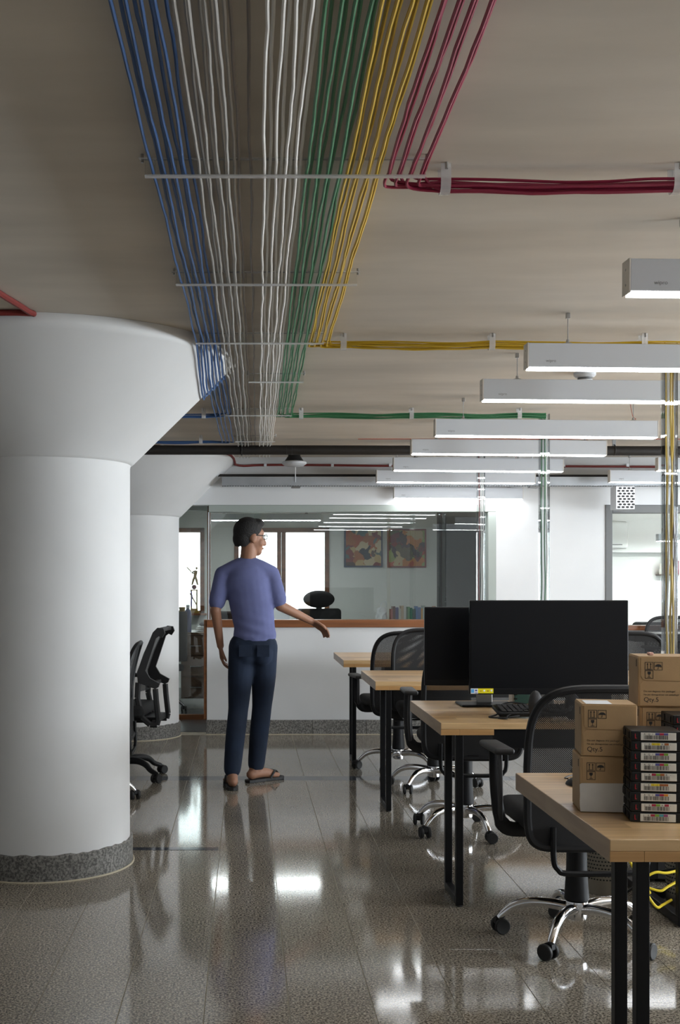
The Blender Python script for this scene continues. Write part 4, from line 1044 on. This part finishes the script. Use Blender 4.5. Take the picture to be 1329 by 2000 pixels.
# ------------------------------------------------------------------ room behind the glass
def painting(label, x0, x1, z0, z1, frame, m):
    t = thing('painting', label, 'painting', ((x0 + x1) / 2, BY, (z0 + z1) / 2))
    w_, h_ = (x1 - x0) / 2, (z1 - z0) / 2
    MB().box(-w_ + .02, w_ - .02, -.022, -.004, -h_ + .02, h_ - .02).build('canvas', m, t)
    for a in ((-w_, w_, h_ - .02, h_), (-w_, w_, -h_, -h_ + .02), (-w_, -w_ + .02, -h_ + .02, h_ - .02), (w_ - .02, w_, -h_ + .02, h_ - .02)):
        MB().rbox(a[0], a[1], -.03, 0, a[2], a[3], .002).build('picture_frame', frame, t)
pal1 = [(0, (.02, .03, .05)), (.36, (.20, .02, .02)), (.43, (.38, .12, .03)), (.49, (.55, .40, .18)), (.545, (.07, .03, .02)), (.58, (.40, .08, .02)), (.64, (.62, .52, .32)), (.72, (.06, .12, .12))]
pal2 = [(0, (.05, .02, .03)), (.38, (.16, .02, .03)), (.45, (.45, .05, .01)), (.50, (.58, .20, .03)), (.55, (.25, .02, .02)), (.60, (.60, .48, .26)), (.68, (.12, .09, .05)), (.74, (.30, .36, .10))]
painting('abstract red and cream painting in a dark blue frame', 1.223, 1.70, 1.497, 1.975, mat('navy_frame', (.03, .05, .11), .5), painting_mat('abstract_one', 3.1, pal1))
painting('abstract orange and red painting in a red frame', 1.757, 2.24, 1.492, 1.972, mat('red_frame', (.20, .025, .02), .5), painting_mat('abstract_two', 8.4, pal2))
t = thing('low_bookcase', 'dark low bookcase behind the low wall, holding a row of books', 'bookcase', (1.55, 13.75, 0))
MB().box(0, 1.2, .0, .30, .76, .79).build('top', 'brown_desk', t)
for x in (0, .58, 1.17): MB().box(x, x + .03, 0, .30, 0, .76).build('side_panel', 'brown_desk', t)
MB().box(.03, 1.17, .28, .30, 0, .76).build('back_panel', 'brown_desk', t)
MB().box(.03, 1.17, .0, .28, .38, .40).build('shelf', 'brown_desk', t)
bcol = [(.25, .05, .04), (.10, .04, .03), (.05, .05, .16), (.45, .43, .38), (.40, .30, .20), (.10, .28, .12), (.02, .16, .10), (.04, .08, .08), (.03, .14, .38), (.04, .10, .28), (.55, .30, .05), (.40, .48, .44), (.50, .52, .50), (.28, .38, .18), (.35, .06, .05), (.50, .22, .12), (.55, .45, .35), (.40, .08, .08)]
bn = ['brick red', 'dark brown', 'navy', 'cream', 'tan', 'green', 'dark green', 'charcoal', 'blue', 'dark blue', 'amber', 'pale green', 'grey-white', 'olive', 'crimson', 'orange', 'beige', 'rose red']
x = 1.74
for i, c in enumerate(bcol):
    th = .022 + .014 * ((i * 7) % 5) / 4; hh = .20 + .04 * ((i * 5) % 7) / 6
    if i == 5: x += .05
    t = thing('book', '%s book in the row on the low bookcase' % bn[i], 'book', (x, 13.78, .79), 0, 'books in the far row')
    bmm = mat('cover_%d' % i, c, .6)
    MB().rbox(0, th, 0, .003, 0, hh, .0008).build('spine', bmm, t)
    MB().box(0, .002, .003, .16, 0, hh).build('cover', bmm, t); MB().box(th - .002, th, .003, .16, 0, hh).build('cover', bmm, t)
    MB().box(.002, th - .002, .003, .155, .004, hh - .004).build('pages', 'paper', t)
    x += th + .002
tag(MB().rbox(1.86, 2.2, 13.45, 13.56, .70, .99, .01).build('desk_organiser', 'black_plastic'), 'black box in front of the row of books', 'box') if False else None
t = thing('plastic_bag', 'crumpled white plastic bag left of the books', 'bag', (1.64, 13.88, .79))
mb = MB().ell((0, 0, .11), (.07, .06, .11), 14, 9); rb = random.Random(2); mb.v = [(x + rb.uniform(-.012, .012), y + rb.uniform(-.012, .012), max(.0, z + rb.uniform(-.012, .012))) for x, y, z in mb.v]; mb.build('bag_body', 'pale_bag', t)
MB().tube(smooth_path([(-.02, 0, .20), (.0, 0, .27), (.05, 0, .29), (.06, 0, .22)], 5), .006, 6).build('handle', 'pale_bag', t, True)
t = thing('side_table', 'white table supporting the plastic bag', 'table', (1.25, 13.3, 0)) if False else None

def exec_chair(label, x, y, rz, z=.0, head=True):
    t = thing('executive_chair', label, 'chair', (x, y, 0), rz, 'padded black chairs in the glazed room')
    star_base(t, 'chrome', rot=.3)
    MB().lathe([(.045, .14), (.034, .27), (.03, .42)], 16).build('gas_lift', 'black_plastic', t, True)
    MB().rbox(-.25, .25, -.22, .25, .42, .52, .04, 4).build('seat', 'black_fabric', t, True)
    MB().rbox(-.25, .25, -.30, -.22, .50, 1.03 + z, .04, 4).build('backrest', 'black_fabric', t, True)
    if head:
        MB().rbox(-.03, .03, -.285, -.255, 1.0 + z, 1.10 + z, .008).build('headrest_post', 'black_plastic', t)
        MB().ell((0, -.27, 1.13 + z), (.175, .055, .095), 20, 12).build('headrest', 'black_fabric', t, True)
    for s in (-1, 1):
        a = MB().rbox(s * .28 - .02, s * .28 + .02, -.05, 0, .48, .68, .008).build('armrest', 'black_plastic', t)
        MB().rbox(s * .28 - .035, s * .28 + .035, -.15, .12, .68, .71, .012, 3).build('armrest_pad', 'black_plastic', a, True)
exec_chair('padded black chair with round headrest in front of the bright window', .745, 12.7, R(10))
exec_chair('black chair in the glazed room behind the walking person, lower back', -.02, 12.3, R(-20), -.02, False)
t = thing('room_desk', 'brown desk with drawers seen through the glazed door', 'desk', (-1.33, 12.0, 0))
MB().rbox(0, 1.06, 0, .62, .76, .79, .003).build('desktop', 'brown_desk', t)
MB().box(.02, .05, .02, .60, 0, .76).build('side_panel', 'brown_desk', t); MB().box(.97, 1.0, .02, .60, 0, .76).build('side_panel', 'brown_desk', t)
for i in range(3):
    d = MB().rbox(.66, .96, .0, .02, .12 + i * .215, .325 + i * .215, .003).build('drawer', 'brown_desk', t)
    MB().tube([(.75, -.012, .22 + i * .215), (.87, -.012, .22 + i * .215)], .006, 6).build('handle', 'steel', d)
MB().box(.655, .965, .021, .58, .1, .755).build('drawer_unit', 'brown_desk', t)
t = thing('room_desk', 'white-topped desk behind the low wall under the main window', 'desk', (.0, 13.2, 0))
MB().rbox(0, 1.45, 0, .7, .74, .77, .003).build('desktop', 'lamp_body', t)
for x in (.03, 1.38):
    for y in (.03, .63): MB().box(x, x + .04, y, y + .04, 0, .74).build('leg', 'black_metal', t)
t = thing('white_box', 'white carton on the desk beside the padded chair', 'box', (.29, 13.3, .77), 0)
MB().rbox(0, .22, 0, .2, 0, .245, .004).build('carton', 'lamp_body', t); MB().box(.004, .216, .004, .196, .245, .247).build('lid_flap', 'paper', t)
t = thing('desk_lamp', 'small black angled desk lamp beside the walking person', 'lamp', (.235, 13.35, .77))
MB().lathe([(.05, 0), (.05, .012), (.01, .018)], 16).build('base', 'black_plastic', t, True)
MB().tube([(0, 0, .015), (.035, 0, .2), (-.02, 0, .36)], .007, 6).build('arm', 'black_plastic', t); MB().lathe([(.012, .34), (.03, .36), (.012, .395)], 12, c=(-.02, 0)).build('shade', 'black_plastic', t, True)
# trophies, bottle and papers on the brown desk
t = thing('cricket_trophy', 'gold trophy with batting figure on four columns by the side window', 'trophy', (-.635, 14.21, .93)); t.scale = (.82, .82, .82)
MB().rbox(-.075, .075, -.05, .05, 0, .035, .004).build('base', 'gold', t)
MB().rbox(-.055, .055, -.04, .04, .036, .07, .004).build('plinth', 'gold', t)
for x in (-.04, .04):
    for y in (-.025, .025): MB().cyl((x, y, .07), (x, y, .34), .011, 8).build('column', 'gold', t, True)
MB().rbox(-.055, .055, -.04, .04, .34, .355, .003).build('deck', 'gold', t)
MB().ell((.0, 0, .392), .036, 16, 10).build('ball', 'ball', t, True)
MB().bar((-.06, -.035, .30), (.04, -.035, .12), .018).build('crossed_bat', 'gold', t)
MB().tube(smooth_path([(-.05, -.03, .34), (-.03, -.045, .25), (-.045, -.045, .15), (-.04, -.04, .10)], 5), .010, 6, sq=(1, .3)).build('ribbon', 'purple', t)
fg = MB()
fg.tube([(-.03, 0, .43), (-.012, 0, .50), (.012, 0, .56)], [.012, .019, .017], 8); fg.tube([(.05, 0, .43), (.035, 0, .50), (.014, 0, .56)], [.012, .019, .017], 8)
fg.tube([(.013, 0, .55), (.02, 0, .60), (.03, 0, .64)], [.022, .027, .024], 10); fg.ell((.037, 0, .675), (.017, .017, .02), 12, 8)
fg.tube([(.025, 0, .635), (-.015, 0, .625), (-.03, 0, .60)], [.013, .012, .009], 8); fg.tube([(.035, 0, .635), (.01, -.01, .60), (-.028, -.005, .60)], [.013, .012, .009], 8)
fg.ell((-.035, 0, .43), (.02, .012, .006), 10, 6); fg.ell((.055, 0, .43), (.02, .012, .006), 10, 6)
fg.v = [(x * 1.0, y * 1.6, z) for x, y, z in fg.v]
fig = fg.build('batting_figure', 'gold', t, True)
MB().tube([(-.028, 0, .598), (-.06, 0, .64), (-.11, 0, .69)], [.008, .018, .018], 6, sq=(1, .5)).build('bat', 'gold', fig)
t = thing('small_trophy', 'small gold cup trophy left of the blue bottle', 'trophy', (-.672, 12.2, .79))
MB().rbox(-.03, .03, -.03, .03, 0, .16, .003).build('base', 'black_plastic', t); MB().lathe([(.008, .16), (.008, .19), (.03, .22), (.034, .26), (.03, .26)], 16).build('cup', 'gold', t, True)
t = thing('water_bottle', 'dark blue metal water bottle on the brown desk', 'bottle', (-.604, 12.06, .79))
MB().lathe([(.034, .0), (.036, .005), (.036, .20), (.03, .225), (.017, .245), (.017, .25)], 20).build('body', 'blue_bottle', t, True)
MB().lathe([(.019, .25), (.019, .285), (.016, .288)], 16).build('cap', 'steel', t, True)
t = thing('green_trim_chair', 'dark chair with green trim seen through the glazed door', 'chair', (-.90, 11.62, 0), R(35))
star_base(t, 'chrome', rot=.9)
MB().lathe([(.045, .14), (.03, .42)], 14).build('gas_lift', 'black_plastic', t, True); MB().rbox(-.22, .22, -.2, .22, .42, .49, .03, 3).build('seat', 'black_fabric', t, True)
MB().rbox(-.22, .22, -.25, -.21, .52, 1.02, .018, 3).build('backrest', 'black_fabric', t, True); MB().tube([(-.2, -.23, .99), (-.1, -.232, 1.02), (.1, -.232, 1.02), (.2, -.23, .99)], .012, 6).build('green_trim', 'green_fabric', t, True)
t = thing('paper_pile', 'loose papers and a cloth piled on the brown desk', 'papers', (-.44, 12.28, .79))
rp = random.Random(5)
for k in range(5): MB().box(-.07, .08, -.10, .10, .002 + k * .012, .004 + k * .012).build('sheet', 'paper' if k % 2 else 'st_white', t, rot=(rp.uniform(-.02, .02), rp.uniform(-.02, .02), rp.uniform(-.5, .5)))
MB().ell((.02, .05, .075), (.08, .06, .03), 12, 8).build('cloth', 'grey_plastic', t, True)
# bright room at the right
t = thing('air_conditioner', 'white wall air conditioner in the bright room', 'air conditioner', (3.22, 11.98, 1.665))
MB().rbox(0, .765, .0, .215, .0, .285, .03, 4).build('casing', 'wall_bright', t, True)
MB().box(.02, .70, -.002, .06, .035, .043).build('louvre', 'frame_dark', t); MB().box(.02, .745, .01, .2, -.003, .001).build('bottom_grille', 'grey', t)
t = thing('wall_shelf', 'small shelf with colourful ornaments on the bright wall', 'shelf', (4.45, 12.36, 1.385))
MB().rbox(0, .45, 0, .14, 0, .015, .002).build('board', 'brown_desk', t)
for i, (x, c) in enumerate(((.01, 'label'), (.055, 'lb_red'), (.09, 'gold'), (.14, 'lb_yellow'), (.2, 'ball'))): MB().lathe([(.02, .015), (.024, .05), (.012, .08 + .03 * (i % 3)), (.018, .11 + .03 * (i % 3)), (.008, .13 + .03 * (i % 3))], 10, c=(x + .02, .06)).build('ornament', c, t, True)
exec_chair('black chair inside the bright room, its top loop above the teak sill', 3.94, 10.9, R(165), -.10, False)

# ------------------------------------------------------------------ walking person
PX, PY = .0, 7.50
def remesh(mb, name, vox, it=6, fac=.5):
    me = bpy.data.meshes.new(name); me.from_pydata(mb.v, [], mb.f); me.update()
    o = bpy.data.objects.new(name, me); COL.objects.link(o)
    m = o.modifiers.new('r', 'REMESH'); m.mode = 'VOXEL'; m.voxel_size = vox; m.use_smooth_shade = True
    s = o.modifiers.new('s', 'SMOOTH'); s.iterations = it; s.factor = fac
    out = bpy.data.meshes.new_from_object(o.evaluated_get(bpy.context.evaluated_depsgraph_get()))
    bpy.data.objects.remove(o); out.polygons.foreach_set('use_smooth', [True] * len(out.polygons)); return out
def cap(mb, pts, rs, n=14):
    P = smooth_path(pts, 4) if len(pts) > 2 else [Vector(p) for p in pts]
    m = len(P); k = len(rs) - 1
    rr = []
    for i in range(m):
        t_ = i / (m - 1) * k; a = min(int(t_), k - 1); rr.append(rs[a] + (rs[a + 1] - rs[a]) * (t_ - a))
    mb.tube(P, rr, n); mb.ell(P[0], rr[0] * .99, 12, 8); mb.ell(P[-1], rr[-1] * .99, 12, 8)
HEAD = Matrix.Translation((.025, .02, 1.60)) @ Matrix.Rotation(R(-64), 4, 'Z') @ Matrix.Rotation(R(-4), 4, 'X')
# joints (local: +Y away from the camera, +X right)
hipR, hipL = (.128, .0, .90), (-.022, .0, .90)
kneeR, ankR = (.108, .10, .50), (.070, .11, .085)
kneeL, ankL = (-.048, -.02, .49), (-.085, -.15, .10)
shR, shL = (.168, .01, 1.375), (-.150, .0, 1.37)
elR, wrR = (.225, .0, 1.165), (.435, .10, 1.06)
elL, wrL = (-.195, -.03, 1.135), (-.165, .05, .90)
body = MB()
cap(body, [(.055, 0, .88), (.045, .0, 1.05), (.03, 0, 1.22), (.015, 0, 1.38)], [.085, .085, .10, .085])
cap(body, [shL, (.01, .0, 1.40), shR], [.042, .058, .042])
cap(body, [(.01, .0, 1.40), (.018, .008, 1.50), (.024, .02, 1.58)], [.062, .052, .052])
for a, b, c in ((hipR, kneeR, ankR), (hipL, kneeL, ankL)): cap(body, [a, b, c], [.078, .052, .036])
cap(body, [shR, elR], [.040, .034]); cap(body, [elR, wrR], [.036, .024]); cap(body, [shL, elL], [.040, .034]); cap(body, [elL, wrL], [.036, .024])
def hand(mb, wrist, direc, palm_n, side):
    d = Vector(direc).normalized(); n_ = Vector(palm_n).normalized(); n_ = (n_ - d * n_.dot(d)).normalized(); s_ = d.cross(n_) * side
    w0 = Vector(wrist)
    for k in range(4):
        o_ = (k - 1.5) * .019
        base = w0 + d * .085 + s_ * o_
        mb.tube([w0 + d * .0 + s_ * o_ * .5, base], [.014, .0125], 8); mb.ell(base, .0125, 8, 6)
        L_ = (.062, .074, .070, .054)[k]
        p1 = base + d * L_ * .5 + n_ * .010; p2 = p1 + d * L_ * .42 + n_ * .026
        cap(mb, [base, p1, p2], [.0098, .009, .0075], 8)
    tb = w0 + d * .02 - s_ * .024; t1 = tb + d * .04 - s_ * .026 + n_ * .012; t2 = t1 + d * .032 - s_ * .004 + n_ * .012
    cap(mb, [tb, t1, t2], [.014, .011, .0085], 8)
hand(body, wrR, (.8, .25, -.5), (.1, -.3, -1), 1)
hand(body, wrL, (.10, .12, -1), (1, .1, .1), -1)
def foot(mb, ank, ang, pitch=0):
    Mx = Matrix.Translation((ank[0], ank[1], 0)) @ Matrix.Rotation(ang, 4, 'Z') @ Matrix.Translation((0, 0, 0)) @ Matrix.Rotation(pitch, 4, 'X')
    f_ = MB(); f_.ell((0, -.035, .052), (.034, .042, .034), 12, 8); cap(f_, [(0, -.03, .055), (.0, .06, .055), (.004, .13, .038)], [.034, .033, .030]); f_.ell((.002, .145, .032), (.043, .05, .020), 14, 8)
    for k in range(5): cap(f_, [(-.034 + k * .017, .165 - .006 * abs(k - 1), .030), (-.036 + k * .018, .203 - .011 * k if k else .205, .026)], [.0105, .009], 8)
    cap(f_, [(0, -.02, .06), (0, -.012, .13)], [.034, .034])
    mb.add(f_.v, f_.f, Mx); return Mx
FR = foot(body, ankR, R(-52)); FL_ = foot(body, ankL, R(6), R(0))
hd = MB()
hd.ell((0, -.008, .035), (.076, .096, .095), 20, 14); hd.ell((0, .035, -.015), (.062, .062, .085), 18, 12); hd.ell((0, .058, -.075), (.038, .036, .032), 14, 10)
hd.ell((0, .060, .045), (.055, .038, .03), 14, 8); cap(hd, [(0, .092, .025), (0, .112, -.022)], [.010, .016]); hd.ell((0, .104, -.028), (.019, .012, .010), 10, 8)
hd.ell((0, .090, -.055), (.024, .012, .009), 10, 8)
for s in (-1, 1): hd.ell((s * .078, -.005, .0), (.011, .024, .034), 10, 8); hd.ell((s * .046, .055, -.02), (.022, .025, .028), 10, 8)
body.add(hd.v, hd.f, HEAD)
per = thing('person', 'person in periwinkle t-shirt and dark jeans walking away, head turned right', 'person', (PX, PY, 0))
bme = remesh(body, 'body', .0062, 5); bme.materials.append(M['skin']); put('body', bme, per)
sh = MB()
cap(sh, [(.060, 0, .965), (.055, .0, 1.05), (.035, .0, 1.20), (.018, .0, 1.33), (.012, .0, 1.405)], [.142, .134, .146, .140, .085], 20)
sh.v = [(x, y * .78, z) for x, y, z in sh.v]
s2 = MB(); cap(s2, [(shL[0] + .01, 0, 1.375), (.01, -.005, 1.425), (shR[0] - .01, 0, 1.38)], [.052, .066, .052])
cap(s2, [shL, (-.186, -.02, 1.19)], [.054, .056]); cap(s2, [shR, (.214, .0, 1.205)], [.054, .056])
s2.ell((.012, -.012, 1.37), (.135, .085, .085), 18, 12); s2.ell((.012, -.01, 1.30), (.15, .10, .12), 18, 12)
sh.add(s2.v, s2.f)
me = remesh(sh, 'shirt', .009, 6)
# cut clean hem, cuffs and neckline
bm = bmesh.new(); bm.from_mesh(me)
def cut(bm, co, no):
    bmesh.ops.bisect_plane(bm, geom=bm.verts[:] + bm.edges[:] + bm.faces[:], plane_co=co, plane_no=no, clear_outer=True)
cut(bm, (0, 0, .945), (0, .05, -1)); cut(bm, (.02, 0, 1.478), (0, .1, 1))
for v in bm.verts:      # soft horizontal folds near the hem and waist
    k = math.exp(-((v.co.z - 1.02) / .08) ** 2)
    v.co.y += .003 * k * math.sin(v.co.z * 90 + v.co.x * 26); v.co.x += .0015 * k * math.sin(v.co.z * 70 + v.co.x * 9)
bm.to_mesh(me); bm.free(); me.materials.append(M['shirt'])
sho = put('t_shirt', me, per); m_ = sho.modifiers.new('thick', 'SOLIDIFY'); m_.thickness = .004
jn = MB()
cap(jn, [(.055, 0, .97), (.055, 0, .90)], [.128, .135], 20); jn.v = [(x, y * .80, z) for x, y, z in jn.v]
j2 = MB()
for a, b, c in ((hipR, kneeR, (ankR[0], ankR[1] - .0, .115)), (hipL, kneeL, (ankL[0], ankL[1], .125))):
    cap(j2, [(a[0] * .93, a[1] - .01, a[2]), ((a[0] + b[0]) / 2, (a[1] + b[1]) / 2, (a[2] + b[2]) / 2), b, ((b[0] + c[0]) / 2, (b[1] + c[1]) / 2 - .015, .32), c], [.092, .082, .066, .064, .056], 16)
for s in (-1, 1): j2.ell((.055 + s * .055, -.055, .86), (.07, .06, .085), 14, 10)
jn.add(j2.v, j2.f)
me = remesh(jn, 'jeans', .009, 5); bm = bmesh.new(); bm.from_mesh(me); cut(bm, (0, 0, .985), (0, 0, 1)); cut(bm, (0, 0, .085), (0, 0, -1)); bm.to_mesh(me); bm.free()
me.materials.append(M['jeans']); jo = put('jeans', me, per)
for s in (-1, 1): MB().rbox(.055 + s * .058 - .04, .055 + s * .058 + .04, -.1165, -.113, .84, .915, .0008).build('back_pocket', 'jeans', jo)
hr = MB(); hr.ell((0, -.016, .048), (.083, .100, .096), 20, 14); hr.ell((0, -.05, .0), (.072, .064, .075), 16, 10); hr.ell((0, .045, .105), (.06, .05, .035), 14, 8)
hm = remesh(hr, 'hair', .007, 3); bm = bmesh.new(); bm.from_mesh(hm)
cut(bm, (0, .05, .055), (0, .75, -.66)) ; cut(bm, (0, 0, -.055), (0, 0, -1)); bm.to_mesh(hm); bm.free(); hm.materials.append(M['hair'])
ho = put('hair', hm, per); ho.matrix_local = HEAD
gl = MB()
for s in (-1, 1):
    gl.tube([(s * .034 + .024 * math.cos(a), .105 - .010 * abs(math.cos(a)) * .5, .022 + .018 * math.sin(a)) for a in [k * math.pi / 8 for k in range(16)]], .0026, 6, closed=True)
    gl.tube([(s * .058, .10, .026), (s * .080, .06, .026), (s * .082, -.01, .02)], .0026, 6)
gl.tube([(-.010, .108, .024), (.010, .108, .024)], .0026, 6)
go = gl.build('glasses', 'black_plastic', per); go.matrix_local = HEAD
for s in (-1, 1):
    e_ = MB().ell((s * .032, .083, .020), .0125, 12, 8).build('eye', 'sclera', per, True); e_.matrix_local = HEAD
    i_ = MB().ell((s * .033, .0935, .020), (.005, .003, .005), 10, 6).build('iris', 'hair', e_, True)
mo = MB().ell((0, .099, -.055), (.020, .005, .006), 12, 6).build('lips', 'lips', per, True); mo.matrix_local = HEAD
sole = [(.0, -.085), (.028, -.075), (.036, -.03), (.034, .06), (.046, .13), (.046, .185), (.025, .22), (-.01, .226), (-.038, .205), (-.046, .15), (-.036, .06), (-.036, -.03), (-.026, -.075)]
for Mx in (FR, FL_):
    so = MB().prism(sole, .002, .020, Mx).build('flip_flop', 'rubber', per)
    MB().tube([Mx @ Vector(p) for p in smooth_path([(-.042, .09, .02), (-.030, .125, .064), (-.012, .172, .056), (.004, .18, .046), (.020, .15, .064), (.038, .125, .060), (.042, .09, .02)], 4)], .0075, 6, sq=(1, .6)).build('strap', 'rubber', so, True)
